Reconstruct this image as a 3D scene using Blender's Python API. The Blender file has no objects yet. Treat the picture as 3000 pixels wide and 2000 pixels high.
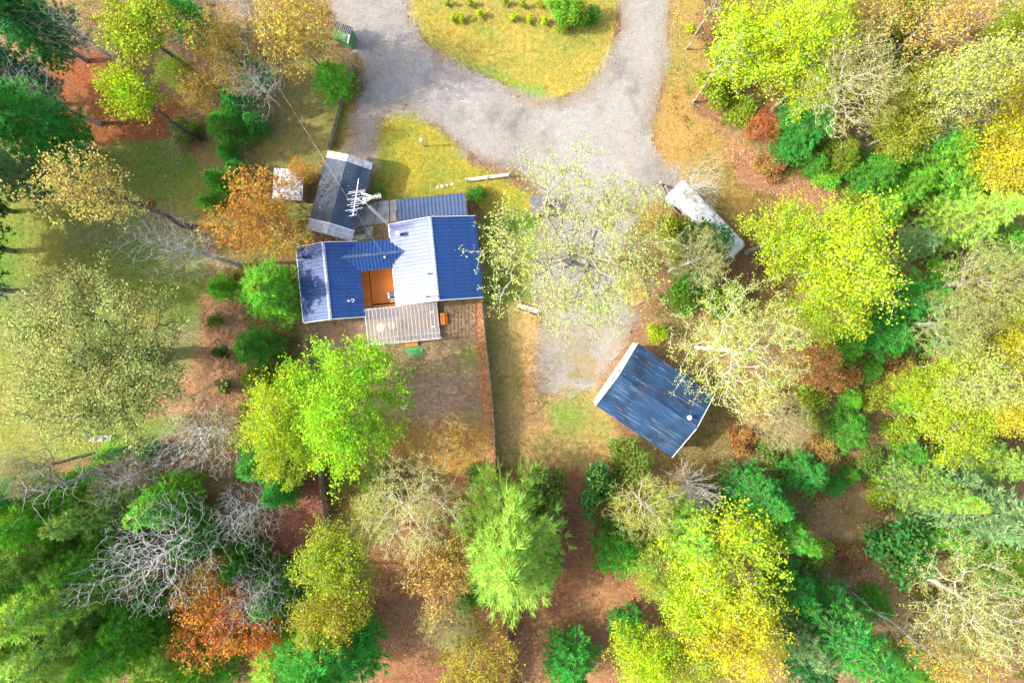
import bpy, math, random
import numpy as np
from mathutils import Vector, Matrix, Euler

# ------------------------------------------------------------------ camera, sky, sun
scene = bpy.context.scene
H = 58.8                                   # flying height of the drone in metres
cam_data = bpy.data.cameras.new('camera')
cam_data.lens = 24.0; cam_data.sensor_width = 36.0
cam_data.clip_start = 0.5; cam_data.clip_end = 2000
cam = bpy.data.objects.new('camera', cam_data)
scene.collection.objects.link(cam)
cam.location = (0, 0, H); cam.rotation_euler = (0, 0, 0)
scene.camera = cam
SUN_ELEV = math.radians(40)
world = bpy.data.worlds.new('World'); scene.world = world; world.use_nodes = True
wn = world.node_tree
sky = wn.nodes.new('ShaderNodeTexSky'); sky.sky_type = 'NISHITA'; sky.sun_disc = False
sky.dust_density = 4.5; sky.ozone_density = 0.4; sky.sun_elevation = SUN_ELEV; sky.sun_rotation = math.radians(270)
wn.links.new(sky.outputs[0], wn.nodes['Background'].inputs[0])
wn.nodes['Background'].inputs[1].default_value = 0.15
sun_data = bpy.data.lights.new('sun', 'SUN'); sun_data.energy = 2.1; sun_data.angle = math.radians(0.9)
sun_data.color = (1.0, 0.95, 0.86)
sun = bpy.data.objects.new('sun', sun_data); scene.collection.objects.link(sun)
sun.rotation_euler = Vector((math.cos(SUN_ELEV), 0.03, -math.sin(SUN_ELEV))).to_track_quat('-Z', 'Y').to_euler()
sun.location = (-60, 0, 60)
scene.view_settings.view_transform = 'Standard'; scene.view_settings.look = 'None'
scene.view_settings.exposure = 1.6; scene.view_settings.gamma = 1.0
scene.view_settings.use_curve_mapping = False
scene.cycles.max_bounces = 6; scene.cycles.transparent_max_bounces = 12
scene.cycles.diffuse_bounces = 3

C = scene.collection
rng = np.random.default_rng(7)

# ------------------------------------------------------------------ helpers
SD = 26.656                                # plan pixels (2352 wide sheet) per metre at ground level
def W(x, y, z=0.0):
    """survey-sheet point (2352 x 1568) seen at height z -> world"""
    f = (1 - z / H) / SD
    return Vector(((x - 1176) * f, -(y - 784) * f, z))
def WS(x, y, z=0.0):
    """the same for the 3000 x 2000 sheet"""
    return W(x / 1.27551, y / 1.27551, z)

def tag(o, label=None, cat=None, group=None, kind=None):
    if label: o['label'] = label
    if cat: o['category'] = cat
    if group: o['group'] = group
    if kind: o['kind'] = kind
    return o

def empty(name, loc=(0, 0, 0), rz=0.0):
    o = bpy.data.objects.new(name, None); C.objects.link(o)
    o.location = loc; o.rotation_euler = (0, 0, rz); o.empty_display_size = 0.3
    return o

def link(name, mesh, parent=None, loc=None, rz=None, scale=None):
    o = bpy.data.objects.new(name, mesh); C.objects.link(o)
    if parent is not None: o.parent = parent
    if loc is not None: o.location = loc
    if rz is not None: o.rotation_euler = (0, 0, rz)
    if scale is not None: o.scale = scale
    return o

def np_mesh(name, verts, faces, mat=None, smooth=False):
    """verts (N,3), faces (M,k) arrays of one k"""
    verts = np.asarray(verts, dtype=np.float32); faces = np.asarray(faces, dtype=np.int32)
    me = bpy.data.meshes.new(name)
    k = faces.shape[1]
    me.vertices.add(len(verts)); me.vertices.foreach_set('co', verts.ravel())
    me.loops.add(faces.size); me.loops.foreach_set('vertex_index', faces.ravel())
    me.polygons.add(len(faces))
    me.polygons.foreach_set('loop_start', np.arange(0, faces.size, k, dtype=np.int32))
    me.polygons.foreach_set('loop_total', np.full(len(faces), k, dtype=np.int32))
    if smooth: me.polygons.foreach_set('use_smooth', np.ones(len(faces), dtype=bool))
    me.update(calc_edges=True)
    if mat: me.materials.append(mat)
    return me

class MB:
    """collects simple shapes into one mesh"""
    def __init__(s): s.v = []; s.f = []
    def add(s, vs, fs):
        b = len(s.v); s.v += [tuple(p) for p in vs]; s.f += [tuple(i + b for i in f) for f in fs]; return s
    def hexa(s, p):                        # 8 points: bottom ring 0-3, top ring 4-7
        return s.add(p, [(3, 2, 1, 0), (4, 5, 6, 7), (0, 1, 5, 4), (1, 2, 6, 5), (2, 3, 7, 6), (3, 0, 4, 7)])
    def box(s, x0, x1, y0, y1, z0, z1):
        return s.hexa([(x0, y0, z0), (x1, y0, z0), (x1, y1, z0), (x0, y1, z0),
                       (x0, y0, z1), (x1, y0, z1), (x1, y1, z1), (x0, y1, z1)])
    def bar(s, a, b, w, h, up=(0, 0, 1)):  # a beam from a to b
        a = Vector(a); b = Vector(b); d = (b - a).normalized(); u = Vector(up)
        if abs(d.dot(u)) > 0.98: u = Vector((0, 1, 0))
        r = d.cross(u).normalized(); u = r.cross(d).normalized()
        q = [(-w / 2, -h / 2), (w / 2, -h / 2), (w / 2, h / 2), (-w / 2, h / 2)]
        return s.hexa([a + r * x + u * y for x, y in q] + [b + r * x + u * y for x, y in q])
    def tube(s, a, b, r0, r1=None, n=8, caps=True):
        r1 = r0 if r1 is None else r1
        a = Vector(a); b = Vector(b); d = (b - a).normalized()
        u = Vector((0, 0, 1)) if abs(d.z) < 0.9 else Vector((1, 0, 0))
        x = d.cross(u).normalized(); y = d.cross(x).normalized()
        vs = [a + (x * math.cos(t) + y * math.sin(t)) * r0 for t in np.linspace(0, 2 * math.pi, n, endpoint=False)]
        vs += [b + (x * math.cos(t) + y * math.sin(t)) * r1 for t in np.linspace(0, 2 * math.pi, n, endpoint=False)]
        fs = [(i, (i + 1) % n, n + (i + 1) % n, n + i) for i in range(n)]
        if caps: fs += [tuple(range(n - 1, -1, -1)), tuple(range(n, 2 * n))]
        return s.add(vs, fs)
    def lathe(s, prof, n=16, c=(0, 0, 0)): # (r, z) profile
        vs = []
        for r, z in prof:
            vs += [(c[0] + r * math.cos(t), c[1] + r * math.sin(t), c[2] + z) for t in np.linspace(0, 2 * math.pi, n, endpoint=False)]
        fs = []
        for k in range(len(prof) - 1):
            fs += [(k * n + i, k * n + (i + 1) % n, (k + 1) * n + (i + 1) % n, (k + 1) * n + i) for i in range(n)]
        fs += [tuple(range(n - 1, -1, -1)), tuple(range((len(prof) - 1) * n, len(prof) * n))]
        return s.add(vs, fs)
    def prism(s, pts, z0, z1):             # plan polygon (counter-clockwise) with a height
        n = len(pts)
        vs = [(p[0], p[1], z0) for p in pts] + [(p[0], p[1], z1) for p in pts]
        fs = [tuple(range(n - 1, -1, -1)), tuple(range(n, 2 * n))] + [(i, (i + 1) % n, n + (i + 1) % n, n + i) for i in range(n)]
        return s.add(vs, fs)
    def mesh(s, name, mat=None, smooth=False):
        me = bpy.data.meshes.new(name); me.from_pydata(s.v, [], s.f)
        if mat: me.materials.append(mat)
        if smooth: me.polygons.foreach_set('use_smooth', np.ones(len(me.polygons), dtype=bool))
        me.update(); return me
    def build(s, name, mat, parent=None, smooth=False, loc=None, rz=None):
        return link(name, s.mesh(name, mat, smooth), parent, loc, rz)

def ccw(pts):
    a = sum(pts[i][0] * pts[(i + 1) % len(pts)][1] - pts[(i + 1) % len(pts)][0] * pts[i][1] for i in range(len(pts)))
    return pts if a > 0 else pts[::-1]

# ------------------------------------------------------------------ materials
def new_mat(name):
    m = bpy.data.materials.new(name); m.use_nodes = True
    nt = m.node_tree; nt.nodes.clear()
    out = nt.nodes.new('ShaderNodeOutputMaterial')
    return m, nt, out
def N(nt, t, **kw):
    n = nt.nodes.new(t)
    for k, v in kw.items(): setattr(n, k, v)
    return n

def plain(name, col, rough=0.6, metal=0.0, var=0.25, scale=3.0, spec=0.5, bump=0.0, bscale=30.0, stretch=None, dirt=None, coat=0.0):
    """principled colour with object-space noise, wear blotches and fine relief"""
    m, nt, out = new_mat(name)
    p = N(nt, 'ShaderNodeBsdfPrincipled'); p.inputs['Roughness'].default_value = rough
    p.inputs['Metallic'].default_value = metal; p.inputs['Specular IOR Level'].default_value = spec
    if coat: p.inputs['Coat Weight'].default_value = coat; p.inputs['Coat Roughness'].default_value = 0.3
    tc = N(nt, 'ShaderNodeTexCoord'); mp = N(nt, 'ShaderNodeMapping')
    if stretch: mp.inputs['Scale'].default_value = stretch
    nt.links.new(tc.outputs['Object'], mp.inputs[0])
    nz = N(nt, 'ShaderNodeTexNoise'); nz.inputs['Scale'].default_value = scale; nz.inputs['Detail'].default_value = 6
    nt.links.new(mp.outputs[0], nz.inputs['Vector'])
    ramp = N(nt, 'ShaderNodeValToRGB')
    c0 = [c * (1 - var) for c in col]; c1 = [min(1, c * (1 + var)) for c in col]
    ramp.color_ramp.elements[0].position = 0.3; ramp.color_ramp.elements[1].position = 0.7
    ramp.color_ramp.elements[0].color = (*c0, 1); ramp.color_ramp.elements[1].color = (*c1, 1)
    nt.links.new(nz.outputs[0], ramp.inputs[0])
    colour = ramp.outputs[0]
    if dirt:
        dz = N(nt, 'ShaderNodeTexNoise'); dz.inputs['Scale'].default_value = dirt[1]; dz.inputs['Detail'].default_value = 8
        nt.links.new(mp.outputs[0], dz.inputs['Vector'])
        dr = N(nt, 'ShaderNodeValToRGB'); dr.color_ramp.elements[0].position = dirt[2]; dr.color_ramp.elements[1].position = dirt[2] + 0.12
        nt.links.new(dz.outputs[0], dr.inputs[0])
        mx = N(nt, 'ShaderNodeMix', data_type='RGBA'); nt.links.new(dr.outputs[0], mx.inputs[0])
        nt.links.new(colour, mx.inputs[6]); mx.inputs[7].default_value = (*dirt[0], 1); colour = mx.outputs[2]
    nt.links.new(colour, p.inputs['Base Color'])
    if bump:
        bz = N(nt, 'ShaderNodeTexNoise'); bz.inputs['Scale'].default_value = bscale; bz.inputs['Detail'].default_value = 4
        nt.links.new(mp.outputs[0], bz.inputs['Vector'])
        bp = N(nt, 'ShaderNodeBump'); bp.inputs['Strength'].default_value = bump; bp.inputs['Distance'].default_value = 0.03
        nt.links.new(bz.outputs[0], bp.inputs['Height']); nt.links.new(bp.outputs[0], p.inputs['Normal'])
    nt.links.new(p.outputs[0], out.inputs[0])
    return m

def leaf_mat(name, hue=0.03, lo=0.6, hi=1.35, trans=0.4, sat=0.96, clump=0.03):
    """leaf: object colour varied leaf by leaf, light shining through"""
    m, nt, out = new_mat(name)
    oi = N(nt, 'ShaderNodeObjectInfo'); ge = N(nt, 'ShaderNodeNewGeometry')
    mr = N(nt, 'ShaderNodeMapRange'); mr.inputs[3].default_value = lo; mr.inputs[4].default_value = hi
    nt.links.new(ge.outputs['Random Per Island'], mr.inputs[0])
    mul = N(nt, 'ShaderNodeMath', operation='MULTIPLY'); mul.inputs[1].default_value = 7.31
    fr = N(nt, 'ShaderNodeMath', operation='FRACT')
    nt.links.new(ge.outputs['Random Per Island'], mul.inputs[0]); nt.links.new(mul.outputs[0], fr.inputs[0])
    mh = N(nt, 'ShaderNodeMapRange'); mh.inputs[3].default_value = 0.5 - hue; mh.inputs[4].default_value = 0.5 + hue
    nt.links.new(fr.outputs[0], mh.inputs[0])
    tc = N(nt, 'ShaderNodeTexCoord'); cz = N(nt, 'ShaderNodeTexNoise'); cz.inputs['Scale'].default_value = 0.75; cz.inputs['Detail'].default_value = 2
    nt.links.new(tc.outputs['Object'], cz.inputs['Vector'])
    ch = N(nt, 'ShaderNodeMapRange'); ch.inputs[1].default_value = .3; ch.inputs[2].default_value = .7; ch.inputs[3].default_value = -clump; ch.inputs[4].default_value = clump
    cv = N(nt, 'ShaderNodeMapRange'); cv.inputs[1].default_value = .3; cv.inputs[2].default_value = .7; cv.inputs[3].default_value = 1 - clump * 7; cv.inputs[4].default_value = 1 + clump * 5
    nt.links.new(cz.outputs[0], ch.inputs[0]); nt.links.new(cz.outputs[0], cv.inputs[0])
    ah = N(nt, 'ShaderNodeMath', operation='ADD'); av = N(nt, 'ShaderNodeMath', operation='MULTIPLY')
    nt.links.new(mh.outputs[0], ah.inputs[0]); nt.links.new(ch.outputs[0], ah.inputs[1])
    nt.links.new(mr.outputs[0], av.inputs[0]); nt.links.new(cv.outputs[0], av.inputs[1])
    hs = N(nt, 'ShaderNodeHueSaturation'); hs.inputs['Saturation'].default_value = sat
    nt.links.new(ah.outputs[0], hs.inputs['Hue']); nt.links.new(av.outputs[0], hs.inputs['Value'])
    nt.links.new(oi.outputs['Color'], hs.inputs['Color'])
    d = N(nt, 'ShaderNodeBsdfDiffuse'); t = N(nt, 'ShaderNodeBsdfTranslucent'); mx = N(nt, 'ShaderNodeMixShader')
    mx.inputs[0].default_value = trans
    nt.links.new(hs.outputs[0], d.inputs[0]); nt.links.new(hs.outputs[0], t.inputs[0])
    nt.links.new(d.outputs[0], mx.inputs[1]); nt.links.new(t.outputs[0], mx.inputs[2])
    nt.links.new(mx.outputs[0], out.inputs[0])
    return m

def ground_mat(name, fine=22.0, speck=0.5, bump=0.6, mid=2.5, attr='zone', amp=0.28):
    """soil and turf: the mapped surface colour broken up by noise at three sizes, with relief"""
    m, nt, out = new_mat(name)
    p = N(nt, 'ShaderNodeBsdfPrincipled'); p.inputs['Roughness'].default_value = 0.95; p.inputs['Specular IOR Level'].default_value = 0.15
    at = N(nt, 'ShaderNodeAttribute'); at.attribute_name = attr
    tc = N(nt, 'ShaderNodeTexCoord')
    def noise(sc, det, lo, hi, rough=0.6):
        z = N(nt, 'ShaderNodeTexNoise'); z.inputs['Scale'].default_value = sc; z.inputs['Detail'].default_value = det; z.inputs['Roughness'].default_value = rough
        nt.links.new(tc.outputs['Object'], z.inputs['Vector'])
        r = N(nt, 'ShaderNodeMapRange'); r.inputs[1].default_value = 0.3; r.inputs[2].default_value = 0.7
        r.inputs[3].default_value = lo; r.inputs[4].default_value = hi
        nt.links.new(z.outputs[0], r.inputs[0]); return z, r
    z1, r1 = noise(mid, 6, 1 - amp, 1 + amp)
    z2, r2 = noise(fine, 5, 1 - speck, 1 + speck, 0.75)
    mm = N(nt, 'ShaderNodeMath', operation='MULTIPLY'); nt.links.new(r1.outputs[0], mm.inputs[0]); nt.links.new(r2.outputs[0], mm.inputs[1])
    z3, r3 = noise(mid * 2.3, 3, 0.47, 0.53)
    hs = N(nt, 'ShaderNodeHueSaturation'); nt.links.new(at.outputs['Color'], hs.inputs['Color'])
    nt.links.new(mm.outputs[0], hs.inputs['Value']); nt.links.new(r3.outputs[0], hs.inputs['Hue'])
    nt.links.new(hs.outputs[0], p.inputs['Base Color'])
    bp = N(nt, 'ShaderNodeBump'); bp.inputs['Strength'].default_value = bump; bp.inputs['Distance'].default_value = 0.05
    nt.links.new(z2.outputs[0], bp.inputs['Height']); nt.links.new(bp.outputs[0], p.inputs['Normal'])
    nt.links.new(p.outputs[0], out.inputs[0])
    return m

M = {}
M['leaf'] = leaf_mat('leaf'); M['needle'] = leaf_mat('needle', hue=0.02, lo=0.65, hi=1.4, trans=0.5)
M['litter'] = leaf_mat('dry_leaf', hue=0.035, lo=0.35, hi=1.6, trans=0.15)
M['blade'] = leaf_mat('grass_blade', hue=0.04, lo=0.55, hi=1.5, trans=0.35)
M['bark'] = plain('bark', (0.20, 0.17, 0.14), 0.9, var=0.35, scale=5, stretch=(1, 1, 0.3), bump=0.5, bscale=14)
M['bark_shaded'] = plain('shaded_bark', (0.085, 0.075, 0.065), 0.9, var=0.35, scale=5, stretch=(1, 1, 0.3), bump=0.5, bscale=14)  # shaded side of the western trunks darkened into the bark colour
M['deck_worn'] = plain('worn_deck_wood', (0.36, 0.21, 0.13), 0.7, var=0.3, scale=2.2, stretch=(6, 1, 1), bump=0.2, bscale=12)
M['bark_pale'] = plain('pale_bark', (0.30, 0.285, 0.25), 0.85, var=0.3, scale=4, stretch=(1, 1, 0.4), bump=0.4, bscale=14)
M['bark_white'] = plain('white_bark', (0.60, 0.58, 0.54), 0.8, var=0.22, scale=4, bump=0.3, bscale=14)
M['bark_grey'] = plain('grey_bark', (0.36, 0.36, 0.35), 0.9, var=0.3, scale=4, bump=0.3, bscale=14)
M['roof_metal'] = plain('blue_painted_metal', (0.012, 0.055, 0.20), 0.42, var=0.22, scale=1.4, spec=0.52, dirt=((0.075, 0.085, 0.11), 1.1, 0.57))
M['porch_metal'] = plain('slate_painted_metal', (0.055, 0.09, 0.17), 0.45, var=0.2, scale=1.6, spec=0.5)
M['ridge_sheen_metal'] = plain('ridge_cap_sheen', (0.30, 0.34, 0.42), 0.4, var=0.15, spec=0.6)  # same roof metal, paler: reflection on the ridge put into the colour
M['galv'] = plain('galvanised_sheet', (0.34, 0.37, 0.40), 0.5, metal=0.3, var=0.3, scale=3)
M['felt'] = plain('rolled_roofing_felt', (0.022, 0.040, 0.07), 0.5, var=0.5, scale=1.6, stretch=(1, 0.35, 1), spec=0.5, bump=0.3, bscale=9, dirt=((0.06, 0.085, 0.12), 1.3, 0.56))
M['white'] = plain('white_paint', (0.78, 0.78, 0.76), 0.55, var=0.06)
M['siding'] = plain('pale_siding', (0.55, 0.53, 0.48), 0.7, var=0.1)
M['deck'] = plain('stained_deck_wood', (0.85, 0.23, 0.022), 0.6, var=0.28, scale=2.2, stretch=(6, 1, 1), bump=0.2, bscale=12)
M['timber'] = plain('weathered_timber', (0.26, 0.20, 0.14), 0.85, var=0.3, scale=4)
M['timber_dark'] = plain('dark_brown_timber', (0.06, 0.04, 0.025), 0.8, var=0.3, scale=4)
M['fence'] = plain('weathered_fence_board', (0.30, 0.25, 0.19), 0.9, var=0.35, scale=3, stretch=(1, 1, 0.25))
M['concrete'] = plain('concrete', (0.40, 0.38, 0.34), 0.9, var=0.3, scale=1.5, bump=0.2, bscale=20, dirt=((0.12, 0.11, 0.09), 0.9, 0.55))
M['steel'] = plain('aluminium_tube', (0.75, 0.76, 0.78), 0.4, metal=0.35, var=0.1)
M['black'] = plain('black_metal', (0.02, 0.02, 0.022), 0.55, var=0.3)
M['rubber'] = plain('black_rubber', (0.015, 0.015, 0.016), 0.8, var=0.3)
M['green_paint'] = plain('green_painted_board', (0.10, 0.26, 0.09), 0.8, var=0.3, scale=3, dirt=((0.3, 0.36, 0.18), 4, 0.55))
M['camper'] = plain('white_aluminium', (0.55, 0.56, 0.57), 0.5, var=0.15, scale=2, dirt=((0.25, 0.27, 0.25), 1.8, 0.54))
M['camper_trim'] = plain('grey_trim', (0.4, 0.42, 0.45), 0.5, var=0.1)
M['glass'] = plain('window_glass', (0.03, 0.04, 0.05), 0.08, var=0.1, spec=0.8)
M['terracotta'] = plain('orange_clay', (0.55, 0.17, 0.05), 0.75, var=0.15)
M['soil'] = plain('soil', (0.10, 0.05, 0.03), 0.95, var=0.4, scale=8, bump=0.5)
M['plastic'] = plain('white_plastic', (0.74, 0.76, 0.78), 0.4, var=0.04)
M['cream'] = plain('cream_plastic', (0.62, 0.58, 0.38), 0.5, var=0.08)
M['mat_green'] = plain('green_mat', (0.07, 0.30, 0.09), 0.95, var=0.25, scale=6, bump=0.4, bscale=60)
M['sand'] = plain('yellow_sand', (0.40, 0.28, 0.075), 0.95, var=0.18, scale=2.0, bump=0.4, bscale=20)
M['stone'] = plain('pale_stone', (0.42, 0.41, 0.38), 0.9, var=0.25, scale=3, bump=0.5, bscale=6)
M['ash'] = plain('charred_ash', (0.03, 0.028, 0.028), 0.95, var=0.4, scale=6, bump=0.6)
M['stripe'] = plain('purple_paint', (0.10, 0.06, 0.13), 0.6, var=0.1)
M['shingle_grey'] = plain('grey_asphalt_shingle', (0.15, 0.155, 0.165), 0.9, var=0.4, scale=7, bump=0.3, bscale=40)
M['cable'] = plain('pale_cable', (0.62, 0.62, 0.60), 0.5, var=0.05)

def streak_mat():
    """blue shingle courses with reflected light painted as pale streaks along each course"""
    m, nt, out = new_mat('blue_shingle')
    p = N(nt, 'ShaderNodeBsdfPrincipled'); p.inputs['Roughness'].default_value = 0.75; p.inputs['Specular IOR Level'].default_value = 0.25
    tc = N(nt, 'ShaderNodeTexCoord'); mp = N(nt, 'ShaderNodeMapping'); mp.inputs['Scale'].default_value = (0.28, 11.0, 1)
    nt.links.new(tc.outputs['Object'], mp.inputs[0])
    a = N(nt, 'ShaderNodeTexNoise'); a.inputs['Scale'].default_value = 1.6; a.inputs['Detail'].default_value = 5
    nt.links.new(mp.outputs[0], a.inputs['Vector'])
    r = N(nt, 'ShaderNodeValToRGB'); r.color_ramp.elements[0].position = 0.60; r.color_ramp.elements[1].position = 0.70
    nt.links.new(a.outputs[0], r.inputs[0])
    b = N(nt, 'ShaderNodeTexNoise'); b.inputs['Scale'].default_value = 0.6; b.inputs['Detail'].default_value = 5
    nt.links.new(tc.outputs['Object'], b.inputs['Vector'])
    rb = N(nt, 'ShaderNodeValToRGB'); rb.color_ramp.elements[0].position = 0.35; rb.color_ramp.elements[1].position = 0.65
    rb.color_ramp.elements[0].color = (0.012, 0.026, 0.055, 1); rb.color_ramp.elements[1].color = (0.016, 0.06, 0.14, 1)
    nt.links.new(b.outputs[0], rb.inputs[0])
    mx = N(nt, 'ShaderNodeMix', data_type='RGBA'); nt.links.new(r.outputs[0], mx.inputs[0])
    nt.links.new(rb.outputs[0], mx.inputs[6]); mx.inputs[7].default_value = (0.22, 0.25, 0.29, 1)  # pale colour stands in for light reflected off the courses
    nt.links.new(mx.outputs[2], p.inputs['Base Color']); nt.links.new(p.outputs[0], out.inputs[0])
    return m
M['shingle_blue'] = streak_mat()

def clear_mat():
    """clear corrugated roof sheet: mostly see-through, milky, glossy"""
    m, nt, out = new_mat('clear_corrugated_sheet')
    tr = N(nt, 'ShaderNodeBsdfTransparent'); tr.inputs[0].default_value = (0.92, 0.94, 0.95, 1)
    p = N(nt, 'ShaderNodeBsdfPrincipled'); p.inputs['Base Color'].default_value = (0.36, 0.36, 0.37, 1)
    p.inputs['Roughness'].default_value = 0.25
    tc = N(nt, 'ShaderNodeTexCoord'); nz = N(nt, 'ShaderNodeTexNoise'); nz.inputs['Scale'].default_value = 2.5; nz.inputs['Detail'].default_value = 6
    nt.links.new(tc.outputs['Object'], nz.inputs['Vector'])
    mr = N(nt, 'ShaderNodeMapRange'); mr.inputs[1].default_value = 0.3; mr.inputs[2].default_value = 0.7; mr.inputs[3].default_value = 0.34; mr.inputs[4].default_value = 0.58
    nt.links.new(nz.outputs[0], mr.inputs[0])
    mx = N(nt, 'ShaderNodeMixShader'); nt.links.new(mr.outputs[0], mx.inputs[0])
    nt.links.new(tr.outputs[0], mx.inputs[1]); nt.links.new(p.outputs[0], mx.inputs[2]); nt.links.new(mx.outputs[0], out.inputs[0])
    return m
M['clear'] = clear_mat()

# ------------------------------------------------------------------ noise and ground zones
def vnoise(x, y, seed):
    r = np.random.default_rng(seed).random((257, 257)).astype(np.float32)
    xi = np.floor(x).astype(int); yi = np.floor(y).astype(int)
    fx = x - xi; fy = y - yi; fx = fx * fx * (3 - 2 * fx); fy = fy * fy * (3 - 2 * fy)
    r[256, :] = r[0, :]; r[:, 256] = r[:, 0]; xi %= 256; yi %= 256
    return ((r[xi, yi] * (1 - fx) + r[xi + 1, yi] * fx) * (1 - fy) + (r[xi, yi + 1] * (1 - fx) + r[xi + 1, yi + 1] * fx) * fy)
def fbm(x, y, scale, seed, octaves=4):
    t = 0; a = 1.0; s = 0
    for k in range(octaves):
        t = t + a * vnoise(x / scale * 2 ** k + 31.7 * k, y / scale * 2 ** k + 17.3 * k, seed + k); s += a; a *= 0.55
    return t / s
def sdist(px, py, poly):
    """signed distance to a polygon, positive inside"""
    d = np.full(px.shape, 1e9); inside = np.zeros(px.shape, dtype=bool)
    n = len(poly)
    for i in range(n):
        ax, ay = poly[i]; bx, by = poly[(i + 1) % n]
        ex, ey = bx - ax, by - ay; L = ex * ex + ey * ey + 1e-9
        t = np.clip(((px - ax) * ex + (py - ay) * ey) / L, 0, 1)
        d = np.minimum(d, np.hypot(px - ax - t * ex, py - ay - t * ey))
        c = ((ay > py) != (by > py)) & (px < (bx - ax) * (py - ay) / (by - ay + 1e-12) + ax)
        inside ^= c
    return np.where(inside, d, -d)

step = 0.2
ux = np.concatenate([[-420, -260, -160, -100, -70, -56], np.arange(-50, 50.01, step), [56, 70, 100, 160, 260, 420]])
uy = np.concatenate([[-420, -260, -160, -100, -60, -42], np.arange(-36, 36.01, step), [42, 60, 100, 160, 260, 420]])
GX, GY = np.meshgrid(ux, uy, indexing='ij')
# work in sheet units so that the plan outlines can be read off the survey
SX = GX * SD + 1176; SY = 784 - GY * SD
px = SX; py = SY
wob = (fbm(GX, GY, 2.2, 11) - 0.5) * 2
wob2 = (fbm(GX, GY, 6.0, 23) - 0.5) * 2
wobf = (fbm(GX, GY, 0.7, 37, 3) - 0.5) * 2
def mask(poly, feather=14, amp=18, amp2=14, ampf=10):
    d = sdist(px, py, poly) + wob * amp + wob2 * amp2 + wobf * ampf
    t = np.clip(d / feather * 0.5 + 0.5, 0, 1); return t * t * (3 - 2 * t)
col = np.zeros(GX.shape + (3,))
def two(a, b, scale, seed, gain=2.2):
    t = np.clip((fbm(GX, GY, scale, seed) - 0.5) * gain + 0.5, 0, 1)[..., None]
    return np.array(a) * (1 - t) + np.array(b) * t
def paint(m, c): 
    global col
    col = col * (1 - m[..., None]) + c * m[..., None]
col = two((0.15, 0.085, 0.045), (0.28, 0.19, 0.09), 3.0, 51)
t = np.clip((fbm(GX, GY, 7, 61) - 0.52) * 4, 0, 1); paint(t * 0.6, two((0.20, 0.15, 0.05), (0.13, 0.15, 0.04), 2, 67))
t = np.clip((fbm(GX, GY, 5, 71) - 0.55) * 4, 0, 1); paint(t * 0.6, two((0.22, 0.09, 0.05), (0.13, 0.06, 0.035), 2, 73))
Z = {}
Z['verge'] = mask([(1545, -60), (1625, -60), (1612, 60), (1645, 160), (1605, 250), (1660, 300), (1720, 400), (1770, 470), (1700, 510), (1600, 480), (1490, 450), (1495, 290), (1530, 150)])
paint(Z['verge'], two((0.31, 0.19, 0.06), (0.22, 0.18, 0.045), 3, 81))
Z['pile'] = mask([(1655, 300), (1720, 330), (1800, 390), (1905, 440), (1880, 490), (1790, 475), (1700, 410)])
paint(Z['pile'], two((0.33, 0.18, 0.10), (0.25, 0.12, 0.065), 1.5, 83))
Z['pile2'] = mask([(1600, 30), (1650, 60), (1660, 150), (1620, 140)]); paint(Z['pile2'], two((0.26, 0.10, 0.06), (0.2, 0.07, 0.04), 1.5, 84))
Z['island'] = mask([(935, -80), (938, 40), (985, 105), (1060, 150), (1140, 182), (1200, 212), (1240, 230), (1290, 225), (1340, 205), (1382, 170), (1408, 110), (1420, 50), (1422, -80)], 6, 8, 6, 6)
paint(Z['island'], two((0.30, 0.235, 0.045), (0.21, 0.21, 0.04), 2.2, 85))
t = mask([(1050, 130), (1140, 165), (1200, 195), (1250, 205), (1240, 232), (1180, 212), (1100, 178)], 20, 10, 8, 8) * Z['island']
paint(t, two((0.10, 0.24, 0.02), (0.17, 0.25, 0.03), 2, 87))
t = mask([(930, -80), (1420, -80), (1420, 40), (1260, 45), (1000, 20)], 40); paint(t * Z['island'] * 0.6, two((0.22, 0.20, 0.05), (0.26, 0.2, 0.05), 2, 88))
Z['front'] = mask([(880, 262), (930, 250), (1000, 290), (1062, 345), (1085, 380), (1140, 395), (1235, 450), (1240, 500), (1110, 505), (1090, 445), (900, 455), (850, 460), (858, 380)], 6, 6, 5, 5)
paint(Z['front'], two((0.30, 0.23, 0.03), (0.19, 0.21, 0.03), 2.2, 91))
Z['yard'] = mask([(560, 190), (640, 150), (720, 120), (800, 140), (835, 165), (828, 200), (797, 340), (735, 360), (720, 480), (700, 600), (560, 600), (470, 560), (470, 340), (560, 320)])
paint(Z['yard'], two((0.23, 0.185, 0.065), (0.14, 0.15, 0.04), 3, 93))
Z['ditch'] = mask([(800, 190), (828, 195), (800, 340), (765, 352)], 5, 4, 2, 3); paint(Z['ditch'], two((0.23, 0.17, 0.03), (0.16, 0.13, 0.03), 1.5, 94))
Z['brown'] = mask([(90, 90), (200, 120), (270, 140), (330, 180), (420, 250), (380, 340), (150, 345), (110, 220)]); paint(Z['brown'], two((0.20, 0.065, 0.025), (0.26, 0.11, 0.04), 2.5, 95))
Z['meadow'] = mask([(-80, 350), (160, 345), (280, 330), (400, 310), (470, 390), (480, 540), (475, 640), (480, 700), (420, 1000), (0, 1080), (-80, 1000)])
paint(Z['meadow'], two((0.10, 0.175, 0.025), (0.20, 0.20, 0.045), 4, 97))
t = np.clip((fbm(GX, GY, 5, 98) - 0.55) * 5, 0, 1) * Z['meadow']; paint(t * 0.7, two((0.2, 0.17, 0.1), (0.26, 0.22, 0.12), 2, 99))
Z['bed'] = mask([(455, 690), (500, 640), (560, 700), (560, 900), (540, 950), (330, 960), (380, 880), (470, 800)]); paint(Z['bed'], two((0.36, 0.20, 0.11), (0.25, 0.14, 0.07), 1.5, 101))
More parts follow.
